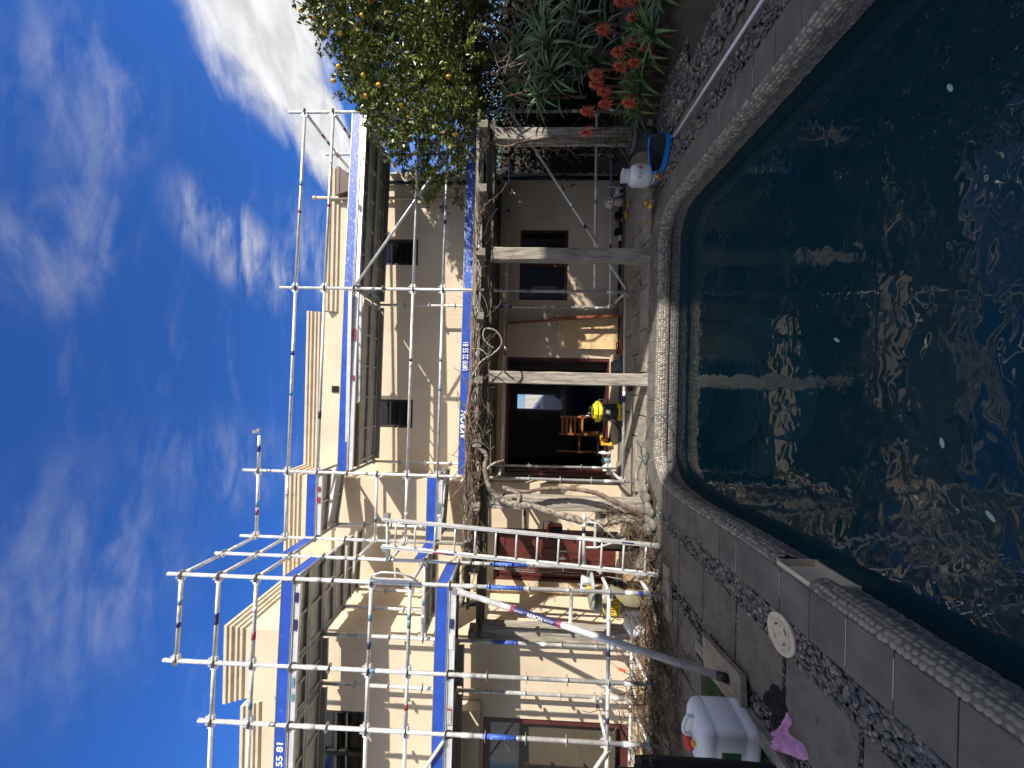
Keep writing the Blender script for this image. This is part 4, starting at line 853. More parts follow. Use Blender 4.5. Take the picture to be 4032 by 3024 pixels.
# ================================================================== VINE
vn=thing('grape_vine','old bare grape vine trained over the pergola front','grape vine',(-1.9,5.52,0))
def curve(pts,n=8,wob=.0,rr=None):
    """Catmull-Rom"""
    P=[Vector(p) for p in pts]; P=[P[0]*2-P[1]]+P+[P[-1]*2-P[-2]]; out=[]
    for i in range(1,len(P)-2):
        for k in range(n):
            t=k/n; a,b,c,d_=P[i-1:i+3]; q=.5*((2*b)+(c-a)*t+(2*a-5*b+4*c-d_)*t*t+(3*b-a-3*c+d_)*t**3)
            if wob: q=q+Vector(((rr or rnd).uniform(-wob,wob),(rr or rnd).uniform(-wob,wob),(rr or rnd).uniform(-wob,wob)))
            out.append(q)
    out.append(P[-2]); return out
def lerp_list(a,b,n): return [a+(b-a)*i/(n-1) for i in range(n)]
def limb(name,pts,r0,r1,mt,parent,n=10,seg=8,wob=.004,jit=.12):
    c=curve(pts,seg,wob); m=MB(); m.path(c,lerp_list(r0,r1,len(c)),n,jit=jit); return m.build(name,mt,parent)
limb('trunk',[(-1.97,5.46,0),(-1.92,5.42,.35),(-1.99,5.40,.72),(-1.92,5.40,1.12),(-1.87,5.40,1.35),(-1.76,5.38,1.72),(-1.74,5.38,1.98),(-1.66,5.40,2.16),(-1.52,5.38,2.30),(-1.25,5.36,2.38),(-1.05,5.35,2.36),(-.9,5.34,2.50)],.062,.030,M_trunk,vn,12)
limb('trunk',[(-1.95,5.50,0),(-1.80,5.40,.22),(-1.66,5.38,.50),(-1.54,5.38,.80),(-1.50,5.40,1.15),(-1.51,5.39,1.5),(-1.56,5.38,1.80),(-1.50,5.38,2.12)],.040,.022,M_vine,vn)
limb('stub',[(-1.25,5.36,2.36),(-1.15,5.33,2.24),(-1.10,5.32,2.10)],.022,.012,M_trunk,vn); limb('stub',[(-1.76,5.38,1.9),(-1.6,5.34,1.86),(-1.5,5.33,2.1)],.035,.02,M_trunk,vn)
limb('trunk',[(-1.0,5.40,2.55),(-1.6,5.40,2.62),(-2.2,5.42,2.64),(-2.7,5.5,2.62),(-3.3,5.5,2.7)],.05,.045,M_trunk,vn)
limb('stem',[(-1.7,5.42,2.45),(-1.2,5.36,2.62),(-.5,5.36,2.66),(.2,5.36,2.58),(1.0,5.38,2.60),(2.2,5.40,2.62)],.036,.012,M_vine,vn,seg=14)
limb('stem',[(-2.3,5.42,2.6),(-1.4,5.35,2.66),(-.6,5.38,2.62),(.3,5.35,2.60),(1.2,5.4,2.63)],.028,.010,M_vine,vn,seg=14)
limb('hanging_loop',[(.08,5.30,2.60),(.20,5.26,2.52),(.32,5.24,2.44),(.44,5.22,2.26),(.58,5.22,2.16),(.74,5.23,2.24),(.78,5.24,2.40),(.66,5.24,2.43),(.56,5.25,2.36),(.50,5.25,2.27)],.013,.012,M_trunk,vn,8); limb('stub',[(.40,5.23,2.36),(.48,5.25,2.46),(.50,5.3,2.6)],.008,.006,M_trunk,vn,6)
tw=MB(); rr=random.Random(31)
def twig(p,d,L_,r,mb,seg=6,droop=0,wob=.35):
    p=Vector(p); d=Vector(d).normalized(); pts=[p.copy()]
    for _ in range(seg):
        d=(d+Vector((rr.uniform(-wob,wob),rr.uniform(-wob,wob),rr.uniform(-wob,wob)-droop))).normalized(); p=p+d*L_/seg; pts.append(p.copy())
    mb.path(pts,lerp_list(r,r*.45,len(pts)),4,True,False)
for _ in range(330):
    x=rr.triangular(-2.9,.75,-1.3) if rr.random()<.82 else rr.uniform(.4,3.7); dens=1
    twig((x,rr.uniform(5.30,5.48),rr.gauss(2.58,.035) if x<.2 else 2.555),(rr.choice((-1,1)),rr.uniform(-.2,.2),rr.uniform(-.15,.10)),rr.uniform(.25,.8),rr.uniform(.003,.010),tw)
for _ in range(50):
    x=rr.uniform(-2.8,-.1); twig((x,rr.uniform(5.3,5.45),2.62),(rr.uniform(-1.2,1.2),rr.uniform(-.3,.2),1),rr.uniform(.05,.18),.0035,tw,4)
for _ in range(40): twig((rr.uniform(-.2,3.8),rr.uniform(5.5,7),2.6),(rr.choice((-1,1)),rr.uniform(-.5,.5),0),rr.uniform(.4,1),.005,tw)
for _ in range(70): twig((-1.9+rr.uniform(-.12,.12),5.40+rr.uniform(-.08,.05),rr.uniform(0,.7)),(rr.uniform(-.5,.5),-.2,rr.uniform(-1,1)),rr.uniform(.15,.35),.005,tw)
for _ in range(40): twig((3.62,5.55,rr.uniform(.2,2.2)),(rr.uniform(-.8,0.1),-.2,rr.uniform(-1,1)),rr.uniform(.2,.6),.005,tw)
tw.build('twigs',M_vine,vn)['kind']='stuff'
limb('stem',[(3.63,5.52,.1),(3.60,5.50,.8),(3.66,5.5,1.4),(3.60,5.48,1.9),(3.5,5.45,2.2),(3.62,5.42,2.6)],.022,.012,M_vine,vn)
# cane pile along the wing wall
cp=thing('cane_pile','tangled heap of brown vine prunings along the cream wing wall','cuttings',(-3.2,5,0))
pl=MB()
for i_ in range(900):
    x=rr.triangular(-6.5,-1.7,-3.6); y=rr.triangular(3.95 if x<-2.9 else 4.7,5.45,4.7 if x<-2.8 else 5.1); h=.30*math.exp(-((y-4.85)/.45)**2)
    L_=rr.uniform(.25,.8); twig((x,y,abs(rr.gauss(.02,h*.5))+.01),(rr.uniform(-1,1),rr.uniform(-1,1),rr.uniform(-.15,.25)),L_,rr.uniform(.0025,.006),pl,7,.08,.45)
pl.v=[(x,y,max(z,.006)) for x,y,z in pl.v]
for i_ in range(70):
    x=rr.uniform(-4.6,-1.8); twig((x,rr.uniform(4.6,5.3),rr.uniform(.05,.25)),(rr.uniform(-.5,.5),rr.uniform(-.4,.2),1),rr.uniform(.2,.55),.004,pl,6,-.02,.5)
pl.build('canes',M_twig,cp)['kind']='stuff'
for i_ in range(26):
    q=MB(); x=rr.uniform(-4.8,-2.2); twig((x,rr.uniform(4.3,5.1),rr.uniform(.1,.3)),(rr.uniform(-1,1),rr.uniform(-.6,.6),rr.uniform(-.1,.3)),rr.uniform(.6,1.1),.0075,q,9,.02,.35); q.v=[(a_,b_,max(c_,.01)) for a_,b_,c_ in q.v]; q.build('cane',M_twig,cp)
def board(label,p0,p1,w,h,mt): 
    p0=Vector(p0); p1=Vector(p1); d=p1-p0; L_=d.length; m=MB(); m.box((0,0,0),(L_,w,h),bev=.004); c=(p0+p1)/2; q=d.to_track_quat('X','Z').to_matrix().to_4x4(); q.translation=c; o=m.build('loose_board',mt,None,q); return tag(o,label,'board')
board('long pale board lying along the foot of the cream wing wall',(-5.9,5.30,.09),(-2.7,5.24,.10),.16,.035,M_ply)
board('grey board poking from the cane pile behind the near posts',(-5.0,5.02,.05),(-3.0,5.12,.08),.12,.035,M_wood); board('short reddish board under the canes left of the ladder',(-3.35,4.98,.09),(-2.85,5.20,.12),.11,.03,M_redw)
board('second grey board across the cane pile by the raking pole',(-3.2,4.85,.05),(-2.5,5.2,.07),.10,.03,M_wood)
# ================================================================== SMALL OBJECTS
def P(name,mb,m,t,mx=None,label=None): return mb.build(name,m,t,mx,label)
# gas bottle
t=thing('gas_bottle','white gas bottle with a red oval sticker standing beside the dark pot','gas bottle',(3.09,5.48,0)); mx=T(3.09,5.48,0)@RZ(-.5)
m=MB(); m.lathe([(.0,.035),(.10,.036),(.135,.055),(.152,.09),(.156,.13),(.156,.27),(.150,.31),(.13,.345),(.09,.365),(.0,.372)],28); m.lathe([(.157,.215),(.159,.218),(.159,.222),(.157,.225)],28); P('tank',m,M_wplas,t,mx)
m=MB(); m.lathe([(.105,.0),(.112,.0),(.112,.055),(.105,.055),(.105,.0)],24); P('foot_ring',m,M_wplas,t,mx)
m=MB()
for a0,a1 in ((.5,2.6),(3.5,5.8)):
    pts=[]
    for k in range(9):
        q=a0+(a1-a0)*k/8; pts.append((math.cos(q),math.sin(q)))
    for r0,r1,z0,z1 in ((.096,.101,.34,.46),):
        vs=[(x*r,y*r,z) for x,y in pts for r,z in ((r0,z0),(r1,z0),(r1,z1),(r0,z1))]; m.add(vs,[(i*4+k,(i+1)*4+k,(i+1)*4+(k+1)%4,i*4+(k+1)%4) for i in range(8) for k in range(4)]+[(0,1,2,3),(35,34,33,32)])
m.lathe([(.09,.452),(.103,.452),(.103,.468),(.09,.468),(.09,.452)],24); P('collar',m,M_wplas,t,mx)
m=MB(); m.tube((0,0,.36),(0,0,.42),.018); m.tube((0,0,.40),(.05,0,.41),.012); m.tube((0,0,.42),(0,0,.445),.028,n=8); P('valve',m,mat('brass',(.35,.25,.10),.4,.8),t,mx)
def wrap(mb,r,a0,a1,z0,z1,n=10,ell=False):
    if ell:
        ac,zc_=(a0+a1)/2,(z0+z1)/2; c=[]; 
        for k in range(20): q=2*PI*k/20; aa=ac+(a1-a0)/2*math.cos(q); c.append((r*math.cos(aa),r*math.sin(aa),zc_+(z1-z0)/2*math.sin(q)))
        mb.add(c+[(r*math.cos(ac),r*math.sin(ac),zc_)],[(k,(k+1)%20,20) for k in range(20)]); return
    vs=[]; 
    for k in range(n+1): q=a0+(a1-a0)*k/n; vs+=[(r*math.cos(q),r*math.sin(q),z0),(r*math.cos(q),r*math.sin(q),z1)]
    mb.add(vs,[(2*k,2*k+2,2*k+3,2*k+1) for k in range(n)])
for nm,r,a0,a1,z0,z1,mm,el in (('sticker',.1570,-1.75,-.55,.205,.275,M_label,False),('sticker',.1576,-1.02,-.58,.195,.285,M_label,True),('sticker',.1580,-.99,-.61,.203,.277,M_redp,True),('sticker',.1584,-.86,-.74,.215,.265,M_yel2,True),('sticker',.1578,-1.72,-1.62,.222,.258,M_redp,False)):
    m=MB(); wrap(m,r,a0,a1,z0,z1,ell=el); P(nm,m,mm,t,mx)
m=MB()
for k in range(6): wrap(m,.1577,-1.5,-1.1-.03*(k%3),.215+.008*k,.218+.008*k)
P('printed_lines',m,M_galvd,t,mx)
# dark pot with trellis
t=thing('plant_pot','large dark grey plastic pot holding a black wire trellis','plant pot',(3.63,5.47,0)); mx=T(3.63,5.47,0)
m=MB(); m.lathe([(0,0),(.135,0),(.165,.16),(.185,.30),(.205,.305),(.212,.36),(.20,.365),(.192,.32),(.17,.30),(0,.30)],28); P('tub',m,M_grey,t,mx); m=MB(); m.lathe([(0,.315),(.17,.315)],20); P('potting_soil',m,M_dirt,t,mx)
tr=MB()
for x in (-.09,-.03,.03,.09): tr.path([(x,-.06,.30),(x*1.1,-.05,1.0),(x*1.2 if abs(x)>.05 else x,-.05,1.32 if abs(x)>.05 else 1.1)],.004,5)
for z in (.55,.8,1.0,1.25): tr.path([(-.11,-.05,z),(.11,-.05,z)],.004,5)
P('trellis',tr,M_black,t,mx)
m=MB(); rr=random.Random(5)
def leafquad(mb,p,d,L_,W_,nrm=None):
    p=Vector(p); d=Vector(d).normalized(); s=d.cross(nrm if nrm is not None else Vector((rr.uniform(-1,1),rr.uniform(-1,1),rr.uniform(-1,1)))); s=s.normalized() if s.length>1e-4 else d.orthogonal().normalized(); n_=d.cross(s)
    a=p+d*L_*.45; vs=[p,a+s*W_/2+n_*L_*.06,p+d*L_,a-s*W_/2+n_*L_*.06,a]
    mb.add(vs,[(0,1,4),(1,2,4),(2,3,4),(3,0,4)],False)
for _ in range(60): q=rr.uniform(0,6.3); leafquad(m,(rr.uniform(-.1,.1),rr.uniform(-.1,.05),rr.uniform(.32,.75)),(math.cos(q),math.sin(q),.5),rr.uniform(.04,.08),.03)
P('leaves',m,M_turf,t,mx)['kind']='stuff'
# pool net
t=thing('pool_net','blue framed pool leaf net with a long white pole lying on the paving','pool net',(3.05,4.95,0)); 
hc=Vector((3.12,4.98,.03)); fr_=curve([(3.36,5.02,.22),(3.30,4.86,.08),(3.20,4.80,.05),(3.02,4.86,.05),(2.90,4.98,.06),(2.90,5.05,.10)],8)
m=MB(); vs=[]; n_=len(fr_)
for p in fr_: vs+=[(p.x,p.y,p.z-.028),(p.x,p.y,p.z+.028),(p.x+.012,p.y+.018,p.z+.028),(p.x+.012,p.y+.018,p.z-.028)]
m.add(vs,[(i*4+k,(i+1)*4+k,(i+1)*4+(k+1)%4,i*4+(k+1)%4) for i in range(n_-1) for k in range(4)]+[(0,1,2,3),(n_*4-1,n_*4-2,n_*4-3,n_*4-4)]); P('hoop',m,M_bl,t)
m=MB(); m.path([(3.36,5.03,.22),(3.30,5.14,.20),(3.10,5.20,.16),(2.95,5.16,.13),(2.90,5.05,.10)],.013,8); P('hoop',m,M_bl,t)
m=MB(); m.path([(3.24,4.82,.05),(3.16,4.72,.045),(3.10,4.62,.05)],.016,8); P('hoop_socket',m,M_bl,t)
m=MB(); c0=Vector((3.1,5.06,.02)); ring=[Vector((p.x,p.y,p.z)) for p in fr_]+[Vector((3.30,5.14,.20)),Vector((3.10,5.20,.16)),Vector((2.95,5.16,.13))]
vs=[c0]+ring+[(p+c0)*.5-Vector((0,0,.035)) for p in ring]; k_=len(ring); m.add(vs,[(1+i,1+(i+1)%k_,1+k_+(i+1)%k_,1+k_+i) for i in range(k_)]+[(0,1+k_+i,1+k_+(i+1)%k_) for i in range(k_)],True); P('net_bag',m,M_net,t)
m=MB(); m.tube((3.10,4.62,.05),(3.04,2.80,.03),.0145,n=10); m.tube((3.045,2.9,.03),(3.0,1.2,.02),.0165,n=10); P('pole',m,M_wplas,t)
# lemons on the ground
def lemon_mesh():
    m=MB(); m.lathe([(0,-.040),(.010,-.037),(.022,-.028),(.030,-.012),(.031,.004),(.026,.022),(.014,.033),(.008,.040),(0,.043)],12); return m
LM=lemon_mesh().mesh('lemon',M_lem); LM2=lemon_mesh().mesh('lemon',M_lemo)
for i_,(x,y,o_,lb_) in enumerate([(3.50,5.75,1,'orange yellow lemon behind the gas bottle'),(4.10,7.25,1,'lemon at the foot of the black downpipe'),(4.02,7.22,1,'small lemon touching the one by the black downpipe'),(3.27,6.72,1,'orange lemon on the paving nearest the mushroom ornament'),(3.22,6.93,1,'dull lemon paired on the paving behind a brighter one'),(3.14,6.86,0,'bright lemon of the pair below the mushroom ornament'),(3.30,7.28,0,'yellow lemon against the wall left of the mushroom ornament'),(3.20,7.18,1,'browned lemon against the wall left of a yellow one'),(2.66,5.52,0,'bright yellow lemon closest to the pool coping'),(2.50,5.72,1,'orange lemon left of the bright one by the coping'),(2.82,5.74,0,'small greenish lemon behind the bright one by the coping'),(2.95,5.24,1,'lemon lying just behind the net bag')]):
    o=link('fallen_lemon',LM2 if o_ else LM,None,T(x,y,.030)@RZ(rr.uniform(0,6))@RX(PI/2)@Matrix.Scale(rr.uniform(.85,1.1),4)); tag(o,lb_,'lemon','lemons fallen on the paving')
# ornaments by the wall
t=thing('mushroom_ornament','pale mushroom ornament with red spotted cap against the wall','ornament',(3.55,7.28,.02)); mx=T(3.55,7.20,.02)
m=MB(); m.lathe([(0,0),(.085,0),(.075,.08),(.06,.18),(.055,.20),(0,.20)],18); P('stalk',m,M_pinkst,t,mx); m=MB(); m.lathe([(0,.19),(.07,.185),(.112,.20),(.118,.235),(.10,.29),(.06,.335),(0,.35)],20); P('cap',m,M_white,t,mx)
for q,z,r in ((-1.6,.27,.024),(-2.2,.25,.02),(-1.0,.24,.024),(-1.35,.315,.02),(-1.9,.32,.018),(-.5,.28,.02),(-1.5,.225,.016)):
    R_=.116-(max(0,z-.235))*.55; m=MB(); m.ball((R_*math.cos(q),R_*math.sin(q),z),(r,r,r),8,5); P('spot',m,mat('brick_red',(.40,.05,.03),.5),t,mx)
t=thing('cat_ornament','small white cat shaped ornament with upright tail beside the mushroom','ornament',(3.78,7.25,.02)); mx=T(3.76,7.2,.02)
m=MB(); m.ball((0,0,.10),(.10,.05,.045),12,8); m.ball((-.08,-.01,.15),(.04,.035,.035),10,7); m.path([(.08,0,.12),(.09,0,.20),(.07,0,.27),(.09,0,.30)],.012,6); P('body',m,M_wplas,t,mx)
for x in (-.06,.06):
    for y in (-.025,.025): m=MB(); m.tube((x,y,0),(x,y,.08),.013,n=8); P('leg',m,M_wplas,t,mx)
for x,y,lb_ in ((3.32,7.26,'small black planter block right beside the mushroom ornament'),(3.0,7.26,'small black planter block by the wall under the window')):
    m=MB(); m.prism([(-.06,-.05),(.06,-.05),(.06,.05),(-.06,.05)],0,.12); m.lathe([(.05,.12),(.06,.13),(.045,.13)],12); o=m.build('small_planter',M_black,None,T(x,y,.02)); tag(o,lb_,'planter')
m=MB(); m.box((0,0,.03),(.09,.06,.06),bev=.008); o=m.build('white_block',M_white,None,T(2.88,7.24,.02)); tag(o,'little white block beside the left black planter','block')
# plywood and red timbers against the wall
def leaning(name,label,cat,c,sz,mt,lean=.06,tilt=0,marks=None):
    m=MB(); m.box((0,0,sz[2]/2),sz,bev=.003); mx=T(*c)@RY(tilt)@RX(-lean); o=m.build(name,mt,None,mx); return tag(o,label,cat)
pw=leaning('plywood_sheet','pale plywood sheet leaning on the wall right of the open doors','plywood',(1.06,7.38,.01),(.66,.018,1.18),M_ply,.06)
m=MB(); m.box((-.24,-.0125,1.12),(.05,.006,.05)); q=m.build('paper_label',M_label,pw,wmx(pw).copy())
leaning('timber_length','long red brown timber leaning beside the plywood sheet','timber',(1.385,7.30,.01),(.035,.09,2.22),M_redw,.055,-.075)
leaning('timber_length','shorter red brown timber lying on the long one beside the plywood','timber',(1.36,7.16,.01),(.05,.05,1.35),M_redw,.085,-.045)
# wet and dry vacuum
t=thing('vacuum_cleaner','yellow and black wet and dry vacuum standing on the paving before the doors','vacuum cleaner',(-.47,6.88,.02)); mx=T(-.47,6.88,.01)
m=MB(); m.lathe([(.0,.10),(.135,.10),(.15,.14),(.158,.38),(.165,.41),(0,.41)],22); P('tank',m,mat('dark_tank',(.035,.033,.030),.35),t,mx)
m=MB(); m.lathe([(.165,.40),(.170,.41),(.172,.45),(.160,.47),(.160,.485),(.150,.53),(.125,.55),(0,.553)],10,smooth=False); m.cm=1; m.lathe([(.161,.468),(.164,.470),(.164,.484),(.161,.486)],22); m.cm=0; m.box((.0,-.14,.43),(.10,.06,.06),bev=.01); m.box((.165,0,.46),(.05,.10,.09),bev=.012); m.box((-.165,0,.46),(.05,.10,.09),bev=.012); P('motor_head',m,[M_yel,M_black],t,mx)
m=MB(); m.path([(-.09,.0,.545),(-.08,0,.60),(.08,0,.60),(.09,0,.545)],.014,8); m.box((.0,-.08,.555),(.12,.05,.02)); P('handle',m,M_black,t,mx)
for x,h in ((-.06,.70),(-.01,.65)): m=MB(); m.tube((x-.03,.02,.54),(x-.03,.02,h-.02),.017,n=10); P('tube_end',m,M_galvd,t,mx)
m=MB(); 
for q in range(4):
    a_=PI/4+q*PI/2; m.box((.14*math.cos(a_),.14*math.sin(a_),.075),(.10,.06,.11),a_,bev=.012)
m.lathe([(.10,.07),(.165,.07),(.16,.115),(.12,.115)],22); P('base',m,M_yel,t,mx)
for q in range(4): a_=PI/4+q*PI/2; m=MB(); m.ball((.16*math.cos(a_),.16*math.sin(a_),.028),.026,8,6); P('caster',m,M_black,t,mx)
m=MB(); m.box((0,-.158,.30),(.08,.012,.07),bev=.003); P('label',m,M_label,t,mx)
m=MB(); m.path(curve([(-.02,-.14,.36),(-.10,-.20,.20),(-.28,-.16,.10),(-.40,.02,.05),(-.52,.14,.03)],6),.020,8); P('hose',m,M_black,t,mx)
m=MB(); m.path(curve([(-.14,-.08,.28),(-.22,-.14,.16),(-.38,-.05,.06),(-.50,.10,.03)],6),.016,8); P('hose',m,M_black,t,mx)
m=MB(); m.path(curve([(.10,-.04,.54),(.22,-.05,.44),(.20,-.10,.30),(.24,-.08,.12),(.19,-.12,.08)],6),.006,6); m.path(curve([(.10,-.02,.5),(.20,-.07,.34),(.23,-.09,.20),(.17,-.12,.09)],6),.006,6); P('cable',m,M_galvd,t,mx)
# tools on the doorstep
def drill(x,y,rz,label,z=.13):
    t=thing('power_tool',label,'power tool',(x,y,z),rz); mx=T(x,y,z)@RZ(rz)
    m=MB(); m.box((0,0,.17),(.13,.055,.06),bev=.01); m.box((-.02,0,.10),(.035,.04,.11)); P('tool_body',m,M_yel2,t,mx); m=MB(); m.tube((.06,0,.175),(.12,0,.175),.018,.008); P('chuck',m,M_black,t,mx); m=MB(); m.box((-.02,0,.03),(.10,.07,.05),bev=.006); P('battery',m,M_yel2 if rz>1 else M_black,t,mx)
drill(-1.04,7.3,.2,'yellow cordless drill standing on the doorstep'); drill(-1.12,7.18,1.8,'second yellow power tool in front of the drill on the step',.13)
m=MB(); m.lathe([(0,0),(.035,0),(.035,.17),(.02,.20),(.02,.23),(0,.23)],12); o=m.build('sealant_tube',M_wplas,None,T(-1.30,7.26,.13)); tag(o,'white tube with upright nozzle on the doorstep left of the drills','sealant tube')
m=MB(); m.lathe([(0,0),(.05,0),(.05,.12),(0,.12)],14); o=m.build('tin',M_stblue,None,T(-1.45,7.28,.13)); tag(o,'blue tin on the left of the doorstep','tin')
m=MB(); m.box((0,0,.05),(.22,.16,.10),bev=.01); m.box((.02,0,.12),(.12,.10,.05),bev=.01); o=m.build('tool_case',M_white,None,T(-1.62,7.24,.13)@RZ(.3)); tag(o,'pale case at the left end of the doorstep','case')
m=MB(); m.box((0,0,.09),(.30,.20,.18),bev=.02); o=m.build('cement_bag',mat('bag_print',(.25,.25,.24),.7,scale=22,col2=(.02,.02,.02),lo=.5,hi=.53,stretch=(1,1,3)),None,T(.33,6.98,.03)@RZ(.1)); tag(o,'black and white printed bag on the paving behind the lit post','bag')
m=MB(); m.path(curve([(.62,7.1,.02),(.70,7.05,.10),(.80,7.02,.12),(.86,7.0,.05),(.93,7.05,.02)],6),.012,6); m.path(curve([(.62,7.1,.02),(.74,7.0,.03),(.86,7.0,.05)],6),.010,6); o=m.build('orange_hose',M_orange,None); tag(o,'short bright orange hose curled below the plywood sheet','hose')
m=MB(); m.box((0,0,.06),(.10,.30,.025)); m.box((.03,-.1,.03),(.03,.03,.06)); m.box((-.03,.1,.03),(.03,.03,.06)); o=m.build('dark_offcut',M_dark,None,T(.02,6.25,.0)@RZ(.5)); tag(o,'dark offcut on short legs beside the lit post','offcut')
# garden hose
t=thing('garden_hose','thin green garden hose looped over the far coping','hose',(-1.0,5.6,0))
m=MB(); m.path(curve([(-1.62,6.0,.01),(-1.3,5.85,.02),(-1.12,5.72,.01),(-.92,5.62,.06),(-.80,5.50,.16),(-.82,5.42,.10),(-.98,5.42,.02),(-1.12,5.52,.02),(-1.10,5.68,.02),(-.95,5.72,.03),(-.84,5.60,.02)],8),.006,6)
m.path(curve([(-.84,5.60,.02),(-.62,5.40,.03),(-.45,5.30,.015),(-.38,5.18,-.05),(-.55,5.14,-.20),(-.85,5.16,-.24),(-1.0,5.16,-.18),(-1.02,5.19,-.06),(-.9,5.30,.02)],8),.006,6); P('hose_loop',m,M_green,t)
# stones round the trunk
rr=random.Random(8); pos=[(-1.60,5.36,.10),(-1.50,5.45,.08),(-1.72,5.28,.10),(-1.86,5.25,.10),(-1.62,5.52,.075),(-1.98,5.22,.11),(-1.75,5.20,.07),(-1.88,5.12,.085),(-1.66,5.40,.08),(-2.05,5.34,.09),(-1.55,5.58,.07)]
wh=['nearest the coping corner','smallest behind the corner stone','in front of the vine trunk','just left of the front one','behind the corner stone by the post','leftmost large one','lowest near the pebble strip','near the ladder side','leaning on the vine trunk','tucked behind the leftmost','farthest by the timber post']
for (x,y,r),w_ in zip(pos,wh):
    m=MB(); m.ball((0,0,0),(r,r*.8,r*.62),12,8); k=rr.uniform(0,9); m.v=[(a*(1+.14*noise.noise((a*6+k,b*6,c*6))),b*(1+.14*noise.noise((a*6,b*6+k,c*6))),c) for a,b,c in m.v]
    o=m.build('river_stone',mat('grey_boulder',(.09,.088,.078),.85,scale=14,col2=(.20,.19,.165),bump=.3,extra=randcol(.25,.01)),None,T(x,y,r*.5)@RZ(rr.uniform(0,3))@RX(rr.uniform(-.2,.2))); tag(o,'grey round stone at the trunk foot, '+w_,'stone','stones heaped round the vine trunk')
# skimmer lid and mouth
t=thing('access_cover','round cream skimmer cover set in the paving by the pebble strip','cover',(-1.685,2.63,0)); mx=T(-1.69,2.63,.012)@RZ(.3)
m=MB(); m.lathe([(0,-.02),(.128,-.02),(.134,-.01),(.134,.004),(.128,.008),(.112,.008),(.108,.002),(.0,.002)],36); P('plate',m,M_cream,t,mx)
m=MB()
for r in (.05,.082): m.lathe([(r-.004,.001),(r-.004,.008),(r+.004,.008),(r+.004,.001)],30)
for k in range(8): a_=k*PI/4; m.box((.08*math.cos(a_),.08*math.sin(a_),.0045),(.062,.007,.0075),a_)
m.lathe([(0,.009),(.012,.009),(.012,.001)],12); P('rib',m,M_cream,t,mx)['kind']='stuff'
for a_ in (.4,2.0,3.6,5.1): m=MB(); m.box((.062*math.cos(a_),.062*math.sin(a_),.0032),(.010,.03,.003),a_); P('slot',m,mat('slot_brown',(.08,.02,.03),.8),t,mx)
t=thing('skimmer_mouth','cream plastic skimmer opening in the left pool wall','skimmer',(-1.22,2.555,-.2))
m=MB(); m.box((-1.245,2.555,-.022),(.05,.35,.012)); m.box((-1.238,2.385,-.16),(.05,.02,.28)); m.box((-1.238,2.725,-.16),(.05,.02,.28)); m.box((-1.24,2.555,-.285),(.05,.35,.02)); P('frame',m,M_cream,t)
m=MB(); m.box((-1.262,2.555,-.15),(.012,.33,.26)); P('throat',m,M_cream,t)
# timber edging, turf and things on it
def sleeper(name,label,p0,p1,w,h,zc):
    global pg
    keep=pg; pg=None; o=beam(name,(p0[0],p0[1],zc),(p1[0],p1[1],zc),w,h,M_woody if abs(p1[0]-p0[0])<.5 else M_woodx,.005,14,.008); pg=keep; return tag(o,label,'timber edging')
sleeper('timber_sleeper','weathered timber sleeper edging the turf, running toward the photographer',(-2.57,3.78),(-2.50,1.2),.105,.13,-.01)
sleeper('timber_sleeper','grey timber sleeper closing the far end of the turf',(-2.64,3.70),(-4.2,3.70),.11,.12,0)
tf=MB(); tf.add([(-6,.2,-.02),(-2.6,.2,-.02),(-2.64,3.64,-.02),(-6,3.64,-.02)],[(0,1,2,3)]); struct('turf_base',tf,mat('turf_soil',(.02,.05,.012),.95))
tf=MB(); rr=random.Random(9)
for _ in range(16000):
    x=-2.64-abs(rr.triangular(0,2.2,0)); y=rr.uniform(1.6,3.63); h=rr.uniform(.015,.035); a=rr.uniform(0,6.3); w_=.0025
    tf.add([(x-w_*math.cos(a),y-w_*math.sin(a),-.02),(x+w_*math.cos(a),y+w_*math.sin(a),-.02),(x+rr.uniform(-.012,.012),y+rr.uniform(-.012,.012),h-.02)],[(0,1,2)])
tag(tf.build('turf',M_turf),'short green turf between the timber sleepers',kind='stuff')
# white container
t=thing('water_container','white square plastic container with red cap and green label on the turf','container',(-2.72,2.90,0)); mx=T(-2.68,2.93,.015)@RZ(-.12)@Matrix.Scale(1.08,4)
def rbox(x,y,r,n=5):
    o=[]; 
    for cx,cy,a0 in ((x-r,-y+r,-PI/2),(x-r,y-r,0),(-x+r,y-r,PI/2),(-x+r,-y+r,PI)):
        for i in range(n+1): q=a0+PI/2*i/n; o.append((cx+r*math.cos(q),cy+r*math.sin(q)))
    return o
m=MB(); lev=[(.12,.10,.03,0),(.165,.135,.05,.012),(.175,.145,.055,.04),(.178,.148,.055,.10),(.170,.142,.055,.115),(.178,.148,.055,.13),(.178,.148,.055,.30),(.172,.143,.055,.315),(.178,.148,.055,.33),(.172,.142,.06,.375),(.15,.12,.06,.405),(.12,.09,.05,.415)]; vs=[]
for X,Y,r,z in lev: vs+=[(x,y,z) for x,y in rbox(X,Y,r)]
K=24; m.add(vs,[(i*K+k,i*K+(k+1)%K,(i+1)*K+(k+1)%K,(i+1)*K+k) for i in range(len(lev)-1) for k in range(K)],True); m.add(vs[:K]+vs[-K:],[tuple(range(K-1,-1,-1)),tuple(range(K,2*K))]); P('tank',m,M_wplas,t,mx)
m=MB(); m.tube((-.08,.0,.41),(-.08,.0,.455),.048,n=20); P('cap',m,M_redp,t,mx); m=MB(); m.tube((-.02,-.06,.41),(-.02,-.06,.44),.016,n=12); P('vent_cap',m,M_yel2,t,mx)
m=MB(); m.path(curve([(.12,.0,.40),(.13,0,.45),(.07,0,.475),(.0,0,.47),(-.02,0,.42)],5),.013,8); P('handle',m,M_wplas,t,mx)
